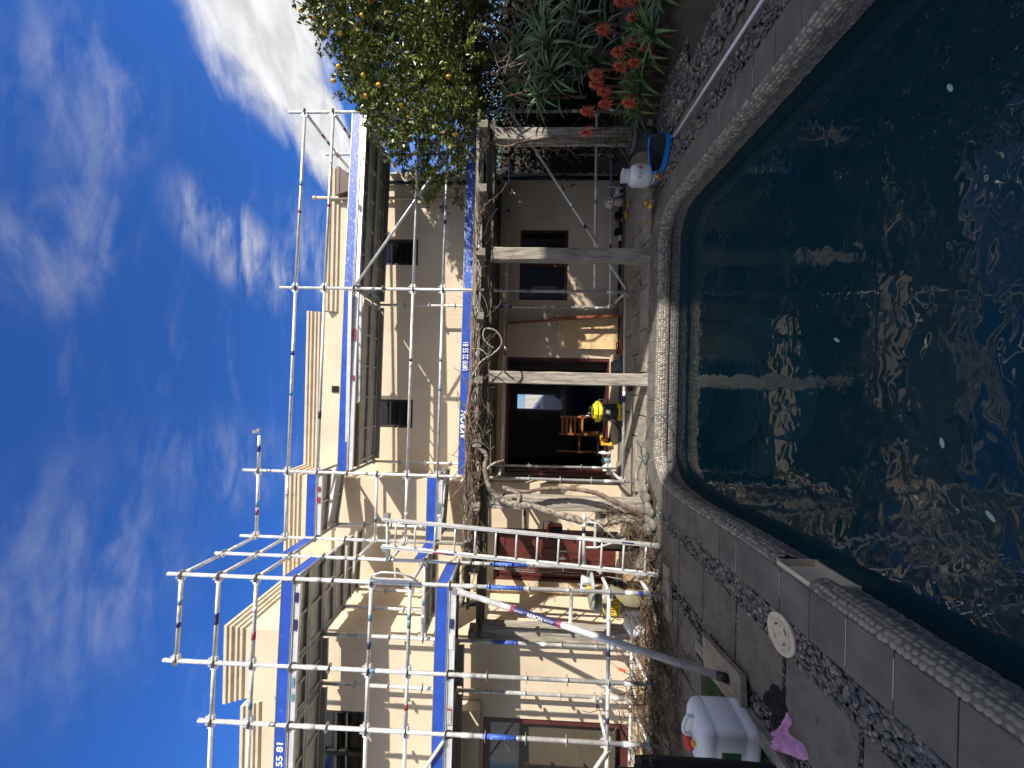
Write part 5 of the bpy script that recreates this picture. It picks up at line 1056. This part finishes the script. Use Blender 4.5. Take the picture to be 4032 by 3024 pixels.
m=MB(); m.box((-.06,-.1492,.215),(.17,.003,.13)); P('label',m,M_glabel,t,mx); m=MB(); m.box((-.06,-.1512,.19),(.06,.002,.05)); P('label_patch',m,M_galvd,t,mx); m=MB(); m.box((-.06,-.1510,.273),(.17,.002,.012)); P('label_band',m,M_redw,t,mx)
# dark standing cover at the left edge
t=thing('furled_umbrella','furled black fabric umbrella with its cord at the left edge','umbrella',(-2.95,2.62,0)); mx=T(-2.650,2.58,0)@Matrix.Diagonal((1,1,1.12,1))
m=MB(); vs=[]; n_=20
for z,r in ((.0,.075),(.1,.082),(.4,.088),(.8,.085),(.88,.08),(.885,.05),(.90,.02)):
    for k in range(n_): q=2*PI*k/n_; rr_=r*(1+.07*math.cos(5*q+z)+.04*math.cos(9*q)); vs.append((rr_*math.cos(q),rr_*math.sin(q),z))
m.add(vs,[(i*n_+k,i*n_+(k+1)%n_,(i+1)*n_+(k+1)%n_,(i+1)*n_+k) for i in range(6) for k in range(n_)],True); P('cover',m,M_blackc,t,mx)
m=MB(); m.box((.06,0,.84),(.07,.06,.085),bev=.015); m.ball((.07,-.01,.79),(.035,.03,.04),10,7); P('toggle',m,M_black,t,mx); m=MB(); m.tube((.03,.0,.88),(-.1,.0,.93),.005,n=6); P('cord',m,M_white,t,mx); m=MB(); m.tube((0,0,.88),(0,0,1.0),.02,n=8); P('pole',m,M_black,t,mx)
# clothes
from mathutils.geometry import delaunay_2d_cdt
def drape(name,label,cat,poly,h,mt,res=.008,seed=0,fold=9):
    P2=[Vector(p) for p in poly]; fine_=[]
    for a,b in zip(P2,P2[1:]+P2[:1]):
        k=max(1,int((b-a).length/res)); fine_+=[a.lerp(b,i/k) for i in range(k)]
    def inside(p):
        c=False; n_=len(P2); j=n_-1
        for i in range(n_):
            if (P2[i].y>p.y)!=(P2[j].y>p.y) and p.x<(P2[j].x-P2[i].x)*(p.y-P2[i].y)/(P2[j].y-P2[i].y)+P2[i].x: c=not c
            j=i
        return c
    pts=list(fine_); nb_=len(pts); x0=min(p.x for p in P2); x1=max(p.x for p in P2); y0=min(p.y for p in P2); y1=max(p.y for p in P2)
    y=y0
    while y<y1:
        x=x0
        while x<x1:
            p=Vector((x,y))
            if inside(p) and min((p-q).length for q in fine_)>res*.7: pts.append(p)
            x+=res
        y+=res
    v,e,f,_,_,_=delaunay_2d_cdt(pts,[],[tuple(range(nb_))],1,1e-5)
    mb=MB(); vs=[]
    for p in v:
        d=min((p-q).length for q in fine_); k=min(1,d/.035)**.6
        q_=(noise.noise((p.x*7,p.y*7,seed)),noise.noise((p.x*7+5,p.y*7,seed))); rg=1-abs(noise.noise(((p.x+q_[0]*.06)*fold+seed,(p.y+q_[1]*.06)*fold,.3)))*3.2; z=.003+h*k*(.30+.75*max(-.3,rg)+.25*noise.noise((p.x*fold*2.5,p.y*fold*2.5,seed))); vs.append((p.x,p.y,max(z,.002)))
    mb.add(vs,[tuple(q) for q in f],True); o=mb.build(name,mt); return tag(o,label,cat)
PINK=[(-2.171,2.571),(-2.183,2.52),(-2.227,2.519),(-2.274,2.553),(-2.301,2.538),(-2.266,2.47),(-2.242,2.404),(-2.268,2.372),(-2.29,2.365),(-2.343,2.408),(-2.382,2.466),(-2.444,2.548),(-2.506,2.62),(-2.514,2.667),(-2.453,2.653),(-2.39,2.632),(-2.355,2.641),(-2.314,2.619),(-2.277,2.59),(-2.23,2.584)]
BLK=[(-2.106,2.721),(-2.07,2.65),(-2.094,2.633),(-2.026,2.59),(-2.048,2.572),(-2.09,2.603),(-2.128,2.587),(-2.164,2.557),(-2.236,2.591),(-2.309,2.619),(-2.442,2.653),(-2.467,2.668),(-2.377,2.663),(-2.381,2.703),(-2.3,2.698),(-2.303,2.739),(-2.292,2.79),(-2.226,2.793),(-2.186,2.751),(-2.143,2.719)]
drape('pink_garment','crumpled pink garment lying on the pavers below the white container','clothing',[(x*1.0,y) for x,y in PINK],.085,M_pink,seed=3,fold=15)
drape('black_garment','crumpled black garment lying beside the pink one','clothing',BLK,.045,M_blackc,seed=5,fold=16)
m=MB(); m.box((0,0,0),(.006,.05,.10)); o=m.build('orange_rag',M_orange,None,T(-4.02,5.30,.36)@RY(.3)); tag(o,'orange rag caught on the low rear scaffold tube','rag')
# round glass table with paint pots by the ladder
t=thing('jar_stand','olive ceramic jar carrying a round glass plate behind the corner post','jar',(-2.93,5.02,0)); mx=T(-2.90,5.06,0)
m=MB(); m.lathe([(0,.0),(.09,.0),(.11,.04),(.13,.40),(.165,.50),(.185,.60),(.18,.70),(.155,.78),(.13,.83),(0,.83)],24); P('jar_body',m,M_jar,t,mx)
o=None; m=MB(); m.lathe([(0,.0),(.25,.0),(.258,.012),(.25,.03),(0,.03)],36); o=m.build('round_plate',M_disc,None,T(-2.72,5.0,.865)); tag(o,'round dull glass plate balanced on the olive jar','plate')
for x,mm,lb_ in ((-2.60,M_wplas,'white paint pot tipped on the right side of the round plate'),(-2.72,M_wplas,'white paint pot upright on the left side of the round plate')):
    m=MB(); m.lathe([(0,0),(.045,0),(.062,.11),(.065,.115),(.055,.115),(.05,.02),(0,.02)],16); o=m.build('paint_pot',mm,None,T(x,4.98 if x<-2.65 else 4.95,.896)@RY(.12 if x>-2.65 else 0)); tag(o,lb_,'paint pot')
m=MB(); m.ball((0,0,0),(.026,.026,.035),10,8); o=m.build('sponge',M_yel2,None,T(-2.66,4.90,.925)); tag(o,'small orange yellow sponge beside the paint pots','sponge')
t=thing('extension_cord','yellow extension cord coiled and hung on the olive jar','cord',(-2.95,4.9,.6)); m=MB()
for k in range(5): 
    c=[]; 
    for j in range(14): q=2*PI*j/14; c.append((-2.93+.06*k*.5+.05*math.cos(q)+rnd.uniform(-.01,.01),4.86-.005*k,.60+.085*math.sin(q)+rnd.uniform(-.01,.01)))
    m.path(c,.006,5,closed=True)
m.path(curve([(-2.83,4.88,.75),(-2.95,4.86,.72),(-3.02,4.86,.62),(-3.04,4.86,.5)],6),.006,5); P('coil',m,M_rope,t)
for x,y,rz,lb_ in ((-3.1,5.35,.2,'crumpled white plastic sack against the wall behind the jar'),(-3.35,5.3,1.0,'second white sack left of the jar near the end post')):
    m=MB(); m.ball((0,0,.17),(.17,.13,.18),16,12); m.v=[(a*(1+.35*noise.noise((a*9+x,b*9,c*9))),b*(1+.35*noise.noise((a*9,b*9+x,c*9))),max(0,c*(1+.2*noise.noise((a*7,b*7,c*7+x))))) for a,b,c in m.v]; o=m.build('plastic_sack',M_wplas,None,T(x,y,.0)@RZ(rz)); tag(o,lb_,'sack')
m=MB(); m.ball((0,0,.08),(.09,.07,.09),10,7); m.box((.06,0,.16),(.08,.05,.05),bev=.01); o=m.build('tool_bag',M_black,None,T(-2.78,5.2,.36)); tag(o,'small black tool bag on the white sacks beside the jar','bag')
m=MB(); m.box((0,0,.18),(.3,.22,.36),bev=.01); o=m.build('carton',mat('cardboard',(.30,.21,.12),.8),None,T(-2.80,5.24,0)); tag(o,'brown carton under the black tool bag','carton')
# work light on a black stand
t=thing('work_light','black work light head with red trim on a thin black tripod','work light',(-2.47,6.3,0)); mx=T(-2.47,6.3,0)
m=MB(); m.tube((0,0,.2),(0,0,1.75),.014,n=8); P('stand',m,M_black,t,mx)
for k in range(3): a_=.5+k*2*PI/3; m=MB(); m.tube((0,0,.62),(.42*math.cos(a_),.42*math.sin(a_),.01),.012,n=8); P('leg',m,M_black,t,mx)
m=MB(); m.box((0,-.03,1.26),(.26,.12,.24),bev=.025); P('head',m,M_blackc,t,mx); m=MB(); m.box((.0,-.095,1.385),(.22,.02,.03),bev=.004); m.box((.115,-.093,1.26),(.02,.02,.2)); P('trim',m,M_redp,t,mx);
m=MB(); m.path([(-.15,-.03,1.30),(-.17,-.03,1.46),(.17,-.03,1.46),(.15,-.03,1.30)],.011,6); P('bracket',m,M_black,t,mx)
m=MB(); m.tube((-.25,0,1.72),(.3,0,1.78),.012,n=6); m.box((.28,0,1.78),(.08,.06,.05)); P('crossbar',m,M_black,t,mx)
m=MB(); m.lathe([(0,0),(.05,0),(.05,.03),(0,.03)],14); o=m.build('blue_disc',M_bl,None,T(-1.93,5.9,.42)@RX(.5)); tag(o,'small blue disc hanging behind the vine trunk','disc')
m=MB(); m.box((-2.05,6.0,.30),(.04,.5,.60)); m.box((-2.3,6.0,.58),(.5,.5,.04)); m.box((-2.52,6.0,.30),(.04,.5,.60)); o=m.build('work_bench',M_black); tag(o,'low black bench frame between the vine trunk and the maroon doors','bench')
# hanging leads on the maroon door wall
m=MB(); m.path(curve([(-3.45,6.88,2.35),(-3.48,6.86,1.5),(-3.44,6.86,1.1),(-3.46,6.8,.4),(-3.40,6.6,.02)],6),.006,5); m.path(curve([(-3.43,6.88,2.35),(-3.44,6.86,1.6),(-3.5,6.86,1.0),(-3.42,6.75,.3)],6),.005,5); o=m.build('power_lead',M_galvd); tag(o,'grey power leads hanging in front of the maroon doors','cable')
# things floating or lying in the pool
for x,y,lb_,rz in ((1.55,1.95,'pale green leaf floating alone near the right side of the pool',.4),(-.55,1.75,'long pale green leaf floating near the left side of the pool',.7),(.35,2.6,'tiny pale leaf floating near the pool centre',1.0),(-.25,1.95,'little pale leaf floating left of the pool centre',.2)):
    m=MB(); m.ball((0,0,0),(.028,.011,.002),10,6); o=m.build('floating_leaf',mat('pale_leaf',(.30,.45,.38),.6),None,T(x,y,WZ+.003)@RZ(rz)); tag(o,lb_,'leaf','leaves floating on the pool')

# ================================================================== PLANTS
def aleaf(L_,w,curl,seg=7,th=.010):
    """upcurving aloe leaf along +X, channelled, with toothed edge"""
    mb=MB(); vs=[]; x=z=0; a=curl[0]
    for i in range(seg+1):
        t=i/seg; ww=w*(1-t)**.75*(1-.15*math.cos(t*3)) if t<1 else 0; ww=max(ww,.0008)
        tz=.35*ww; tooth=1+.10*(i%2)
        vs+=[(x,-ww*tooth,z+tz),(x,0,z),(x,ww*tooth,z+tz),(x+.0,0,z-th*(1-t)-.001)]
        x+=math.cos(a)*L_/seg; z+=math.sin(a)*L_/seg; a+=curl[1]/seg
    fs=[]
    for i in range(seg):
        b=i*4; fs+=[(b,b+4,b+5,b+1),(b+1,b+5,b+6,b+2),(b+2,b+6,b+7,b+3),(b+3,b+7,b+4,b)]
    mb.add(vs,fs,True); return mb
ALM=[aleaf(1,.050,(0.15,1.3)).mesh('leaf',M_alo),aleaf(1,.048,(.35,-.5)).mesh('leaf',M_alo),aleaf(1,.046,(.5,-1.6)).mesh('leaf',M_alo)]
ALG=[aleaf(1,.060,(0.15,1.2)).mesh('leaf',M_alog),aleaf(1,.055,(.35,-.6)).mesh('leaf',M_alog),aleaf(1,.055,(.5,-1.6)).mesh('leaf',M_alog)]
ra_=random.Random(77)
def aloe(x,y,z,size,label,meshes=ALM,n=26,axis=(0,0,1),stem=True,group=None,flower=()):
    t=thing('aloe_plant',label,'aloe',(x,y,z),0,group); base=Vector((x,y,z)); q=Vector(axis).normalized().to_track_quat('Z','Y').to_matrix().to_4x4()
    for i in range(n):
        k=i/(n-1); yaw=i*2.39996+ra_.uniform(-.2,.2); el=R(78-95*k+ra_.uniform(-8,8)); L_=size*1.28*(.55+.45*min(1,k*1.8))*ra_.uniform(.85,1.15)
        me=meshes[ra_.choices((0,1,2),weights=(.35,.35,.3+.7*k))[0]]
        link('leaf',me,t,T(*base)@q@RZ(yaw)@RY(-el)@T(.012,0,0)@Matrix.Diagonal((L_,L_*ra_.uniform(1.1,1.4),L_,1)))
    if stem:
        m=MB(); d=Vector(axis).normalized(); m.path(curve([base+d*.02,base-d*size*.5-Vector((0,0,.05)),base-d*size*.6-Vector((0,0,size*.9))],5,.006),.022,7,jit=.2); m.build('stem',M_stem,t)
    return t
def flower(t,p,top,r=.05,bare=False):
    p=Vector(p); top=Vector(top); d=(top-p).normalized(); m=MB(); c=curve([p,p.lerp(top,.5)+Vector((ra_.uniform(-.02,.02),ra_.uniform(-.02,.02),0)),top],6); m.path(c,lerp_list(.013,.009,len(c)),7,jit=.35)
    for k in range(40):   # dried bracts on the stalk
        q=p.lerp(top,ra_.uniform(.1,1)); a=ra_.uniform(0,6.3); v=Vector((math.cos(a),math.sin(a),.3)); m.tube(q,q+v*.022,.002,.0005,3,False)
    m.build('flower_stalk',M_stem,t)
    m=MB()
    if bare:
        for k in range(60):
            q=top+d*ra_.uniform(-.10,.10); a=ra_.uniform(0,6.3); v=(Vector((math.cos(a),math.sin(a),ra_.uniform(-.4,.9)))).normalized(); m.tube(q,q+v*.016,.0025,.001,3,False)
        m.build('seed_head',M_stem,t); return
    for k in range(64):
        h=k/63; a=k*2.4; el=-.75+2.0*h+ra_.uniform(-.2,.2); q=top+d*(h*r*1.2-r*.5); v=(d*math.sin(el)+(d.orthogonal().normalized()*math.cos(a)+d.cross(d.orthogonal().normalized())*math.sin(a))*math.cos(el)).normalized(); L_=r*(1.0-.25*h)*ra_.uniform(.8,1.15)
        m.tube(q,q+v*L_,.0042,.0030,5)
    m.build('flower_head',M_red,t)
G1='grey green aloes in the raised bed'
up=[((5.0,5.20,1.62),.42,'big pale aloe rosette at the top of the bank, right edge of the photo'),((4.72,5.15,1.60),.42,'large aloe rosette facing the pool in the middle of the bank'),((4.44,5.30,1.55),.38,'large aloe rosette on the left shoulder of the bank'),
    ((5.25,5.3,1.15),.40,'aloe rosette low at the right edge under the big pale one'),((4.90,5.35,1.25),.36,'aloe rosette under the middle one of the bank'),((4.25,5.45,1.68),.32,'leftmost aloe rosette of the bank beside the scaffold post'),
    ((4.62,5.5,1.95),.34,'high aloe rosette below the lemon leaves'),((5.05,5.6,2.05),.34,'highest aloe rosette of the bank at the right'),((5.4,5.5,1.8),.36,'aloe rosette at the right edge of the bank top'),((4.35,5.5,1.40),.30,'small aloe rosette under the left shoulder one'),((4.45,5.7,2.1),.28,'small upper aloe rosette behind the bare flower stalks'),((4.6,5.35,1.1),.32,'shaded aloe rosette at the bottom of the bank'),((5.35,5.6,.75),.36,'dark aloe rosette low behind the red flowers'),((4.85,5.6,.85),.34,'dark aloe rosette behind the red flowers, left of another')]
AU=[]
for (p,s_,lb_) in up:
    AU.append(aloe(*p,s_,lb_,ALM,32,(ra_.uniform(-.35,.05),-.45,ra_.uniform(.35,.8)),group=G1))
low=[((4.30,4.55,.35),.33,'green aloe nearest the pool at the right edge'),((4.28,4.85,.33),.33,'green aloe in the front row with red flowers above'),((4.12,5.00,.34),.30,'green aloe in the front row beside the purple rosette'),((3.98,5.08,.33),.30,'green aloe in the front row left of centre'),((4.10,5.28,.42),.30,'green aloe leaning over the dark pot'),((3.86,5.25,.30),.26,'small green aloe closest to the dark pot'),((4.6,4.75,.40),.32,'green aloe behind the front row at the right'),((4.55,5.1,.45),.30,'green aloe behind the purple rosette'),((4.65,4.45,.28),.32,'green aloe low at the right edge of the bed')]
AL=[]
for (p,s_,lb_) in low: AL.append(aloe(*p,s_,lb_,ALG,22,(-.15,-.3,.9),group='green aloes in the front of the bed'))
fl=[(4.733,.745,6),(4.738,.595,6),(4.534,.576,6),(4.395,.947,1),(4.589,.19,0),(4.225,.599,1),(4.155,.404,2),(4.121,.754,2),(3.991,.549,3),(3.844,1.025,3),(3.94,.727,3),(3.723,1.015,4),(3.631,.915,4),(3.48,.897,4),(3.494,.613,5),(3.39,1.12,4),(3.133,1.129,5)]
for x,z,k in fl:
    f_=1.04; X=x*f_; Z=1.82+(z-1.82)*f_; Y=4.6*f_
    dx=.14 if x<3.3 else .03; bz=max(.02,Z-.46); flower(AL[k],(X+dx,Y+.10,bz),(X,Y,Z),.078 if (x*100)%3<2 else .062)
for (x,y,z),(x2,y2,z2) in (((4.9,5.4,2.0),(4.95,5.3,2.62)),((4.75,5.4,2.0),(4.72,5.3,2.55)),((4.5,5.4,1.95),(4.42,5.25,2.42)),((4.45,5.4,1.9),(4.28,5.3,2.38)),((4.3,5.4,1.8),(4.12,5.3,2.2)),((5.2,5.4,2.0),(5.05,5.2,2.7))): flower(AU[1],(x,y,z),(x2,y2,z2),bare=True)
# bare curly stems through the bank
for i_ in range(26):
    x=ra_.uniform(4.1,5.6); z=ra_.uniform(1.7,2.4); q=MB(); q.path(curve([(x,5.5,z-.4),(x+ra_.uniform(-.2,.2),5.3,z-.1),(x+ra_.uniform(-.3,.3),5.2,z+ra_.uniform(-.15,.2)),(x+ra_.uniform(-.4,.4),5.15,z+ra_.uniform(-.3,.2))],5,.01),.007,5); q.build('dry_stem',mat('dry_stem_bark',(.25,.19,.14),.9),AU[2])
# purple rosettes
for p,s_,lb_ in (((4.42,4.95,.62),.13,'dark purple rosette plant between the red aloe flowers'),((4.30,5.05,.50),.12,'second purple rosette just left of the other'),((4.62,4.85,.70),.12,'purple rosette at the right beside the aloe flowers'),((4.36,4.85,.44),.11,'low purple rosette above the front aloes')):
    t=thing('purple_rosette',lb_,'succulent',p); 
    for k in range(34):
        q=k*2.4; e=1.3-1.35*k/33; m=MB(); L_=s_*(.4+.6*k/33); m.add([(0,0,0),(L_*.6,-L_*.22,.01),(L_,0,.02),(L_*.6,L_*.22,.01)],[(0,1,2,3)]); m.build('leaf',M_pur,t,T(*p)@RX(.45)@RZ(q)@RY(-e))
    m=MB(); m.tube(p,(p[0]+.02,p[1]+.05,0),.012,n=6); m.build('stem',M_stem,t)
# raised bed soil
sb=MB(); rr=random.Random(12); nx_,ny_=26,26; vs=[]
for j in range(ny_):
    for i in range(nx_):
        x=3.75+i*.22; y=1.0+j*.30; k=min(1,max(0,(x-3.85)/1.2)); vs.append((x,y,-.03+.35*k*k*(3-2*k)+.05*noise.noise((x*3,y*3,0))))
sb.add(vs,[(j*nx_+i,j*nx_+i+1,(j+1)*nx_+i+1,(j+1)*nx_+i) for j in range(ny_-1) for i in range(nx_-1)],True); struct('bed_soil',sb,M_dirt)
# lemon tree
lt_=thing('lemon_tree','lemon tree with yellow fruit overhanging the right end of the scaffold','lemon tree',(5.6,6.3,.1))
bb=MB(); tips=[]; rl=random.Random(41)
limb('trunk',[(5.6,6.4,.1),(5.55,6.3,.8),(5.45,6.2,1.5),(5.35,6.1,2.1)],.10,.065,M_vine,lt_,10,6,.006)
crown=[]; 
def incrown(p):
    # crown hull: rises to the right edge, hangs left over the scaffold
    x,y,z=p; top=3.90+ (x-3.5)*.72-.05*(x-3.5)**2; top=min(top,5.3); bot=2.62 if x>3.7 else 2.9
    return bot<z<top and 3.35<x<7.3 and 4.95<y<7.25
for _ in range(20):
    for __ in range(50):
        e=Vector((rl.uniform(3.5,7.2),rl.uniform(5.1,7.0),rl.uniform(2.8,5.5)))
        if incrown(e): break
    s0=Vector((5.4+rl.uniform(-.1,.1),6.15+rl.uniform(-.1,.1),rl.uniform(1.9,2.4))); mid=s0.lerp(e,.5)+Vector((rl.uniform(-.2,.2),rl.uniform(-.2,.2),rl.uniform(0,.4))); c=curve([s0,mid,e],7,.012,rl); bb.path(c,lerp_list(.022,.006,len(c)),6); tips+=c[5:]
# long shoots sticking above the crown, near the left top
lv=MB(); nl=0
def shoot(p,d,L_,nleaf,r=.004):
    p=Vector(p); d=Vector(d).normalized(); pts=[p.copy()]
    for _ in range(6): d=(d+Vector((rl.uniform(-.22,.22),rl.uniform(-.22,.22),rl.uniform(-.22,.2)))).normalized(); p=p+d*L_/6; pts.append(p.copy())
    bb.path(pts,lerp_list(r,r*.4,7),3,True,False)
    for k in range(nleaf):
        t=rl.uniform(.12,1)*6; i=min(5,int(t)); q=pts[i].lerp(pts[i+1],t-i); dd=(pts[i+1]-pts[i]).normalized(); o_=Vector((rl.uniform(-1,1),rl.uniform(-1,1),rl.uniform(-.9,.9))); ld=(dd*.6+o_).normalized(); global rr; rr=rl; leafquad(lv,q,ld,rl.uniform(.06,.10),rl.uniform(.030,.046))
cnt=0
while cnt<2700:
    p=Vector((rl.uniform(3.35,7.2),rl.uniform(4.95,7.2),rl.uniform(2.6,5.6)))
    if not incrown(p): continue
    # clumps and gaps
    if noise.noise(p*1.7)<-.22+ (0.14 if p.x<4.2 else 0): continue
    if p.x<4.15 and rl.random()<.35: continue
    cnt+=1; near=min(tips,key=lambda q:(q-p).length_squared); d=(p-near); d=d.normalized() if d.length>.05 else Vector((0,0,1)); d=(d+Vector((0,-.1,.25))).normalized()
    shoot(p-d*.12,d,rl.uniform(.22,.42),rl.randint(13,21))
for x,z in ((5.62,5.0),(5.5,5.1),(5.3,5.0),(5.35,4.95),(4.9,4.75),(5.05,4.85),(4.6,4.6),(4.4,4.45),(4.2,4.35),(5.75,5.0),(6.0,5.2)): shoot((x,5.5,z-.12),(rl.uniform(-.7,.1),-.1,1),rl.uniform(.3,.5),16,.005)
for x,z in ((3.85,3.9),(3.7,3.6),(3.6,3.3),(3.55,3.0),(3.75,3.1),(3.5,3.7),(3.95,4.2),(3.45,2.9)): shoot((x+.2,5.5,z+.1),(-1,-.1,rl.uniform(-.6,.2)),rl.uniform(.3,.5),12,.005)
q=bb.build('branches',M_vine,lt_); q['kind']='stuff'; q=lv.build('crown',M_leaf,lt_); q['kind']='stuff'
for (x,z) in ((5.32,5.02),(5.38,4.80),(5.25,5.13),(5.05,4.62),(5.10,4.88),(4.55,4.63),(4.50,4.30),(4.42,4.75),(4.08,4.20),(4.22,4.0),(3.98,3.70),(3.92,3.62),(4.3,3.0),(3.62,2.92),(5.5,4.2),(5.2,4.25)):
    link('lemon',LM if rl.random()<.85 else LM2,lt_,T(x,5.12+rl.uniform(0,.25),z)@RX(rl.uniform(-.4,.4))@Matrix.Scale(1.0,4))
# background planting and fence at the right
def bush(name,label,c,s,n,mt,lsz=(.05,.10),group=None,cat='shrub'):
    t=thing(name,label,cat,(c[0],c[1],0),0,group); m=MB(); rb_=random.Random(int(c[0]*100+c[1]*10)); global rr; rr=rb_
    for _ in range(n):
        v=Vector((rb_.gauss(0,1),rb_.gauss(0,1),rb_.gauss(0,1))).normalized()*(rb_.random()**.33); k=1+.35*noise.noise(v*2.2+Vector(c)); p=Vector((c[0]+v.x*s[0]*k,c[1]+v.y*s[1]*k,c[2]+v.z*s[2]*k))
        if p.z<.02: continue
        leafquad(m,p,(rb_.uniform(-1,1),rb_.uniform(-1,1),rb_.uniform(-1,.6)),rb_.uniform(*lsz),rb_.uniform(.03,.05))
    q=m.build('foliage',mt,t); q['kind']='stuff'; m=MB(); 
    for k in range(4): m.path(curve([(c[0]+rb_.uniform(-.1,.1),c[1],0),(c[0]+rb_.uniform(-.3,.3),c[1]+rb_.uniform(-.2,.2),c[2]*.6),(c[0]+rb_.uniform(-.6,.6)*s[0],c[1]+rb_.uniform(-.5,.5)*s[1],c[2]+s[2]*.5)],5),.025,6)
    m.build('trunk',M_vine,t)
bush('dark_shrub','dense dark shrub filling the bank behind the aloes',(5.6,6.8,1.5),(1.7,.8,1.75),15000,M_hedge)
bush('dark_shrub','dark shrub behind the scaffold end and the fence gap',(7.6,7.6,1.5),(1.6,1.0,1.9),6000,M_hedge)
bush('garden_tree','yellow green bush glimpsed between the house end and the lemon tree',(6.2,10.6,2.6),(1.3,1.2,1.9),9000,M_leaf,cat='tree')
bush('garden_tree','taller olive tree far behind the lemon tree',(9.5,11.5,3.2),(2.6,2,2.6),12000,M_leaf,cat='tree')
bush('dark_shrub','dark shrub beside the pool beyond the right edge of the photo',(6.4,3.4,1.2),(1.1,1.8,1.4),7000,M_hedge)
fn=thing('timber_fence','timber fence beyond the house end, deep shade put into its dark colour','fence',(6.5,8.6,0))  # near-black boards carry the deep shade of this corner in their colour
x=4.50
while x<10.5:
    m=MB(); m.box((x+.07,8.6,1.25),(.138,.02,2.5+rnd.uniform(-.01,.01)),bev=.002); m.build('fence_board',M_dark,fn); x+=.142
for z in (.4,1.3,2.2): m=MB(); m.box((7.5,8.63,z),(6,.04,.09)); m.build('rail',M_dark,fn)
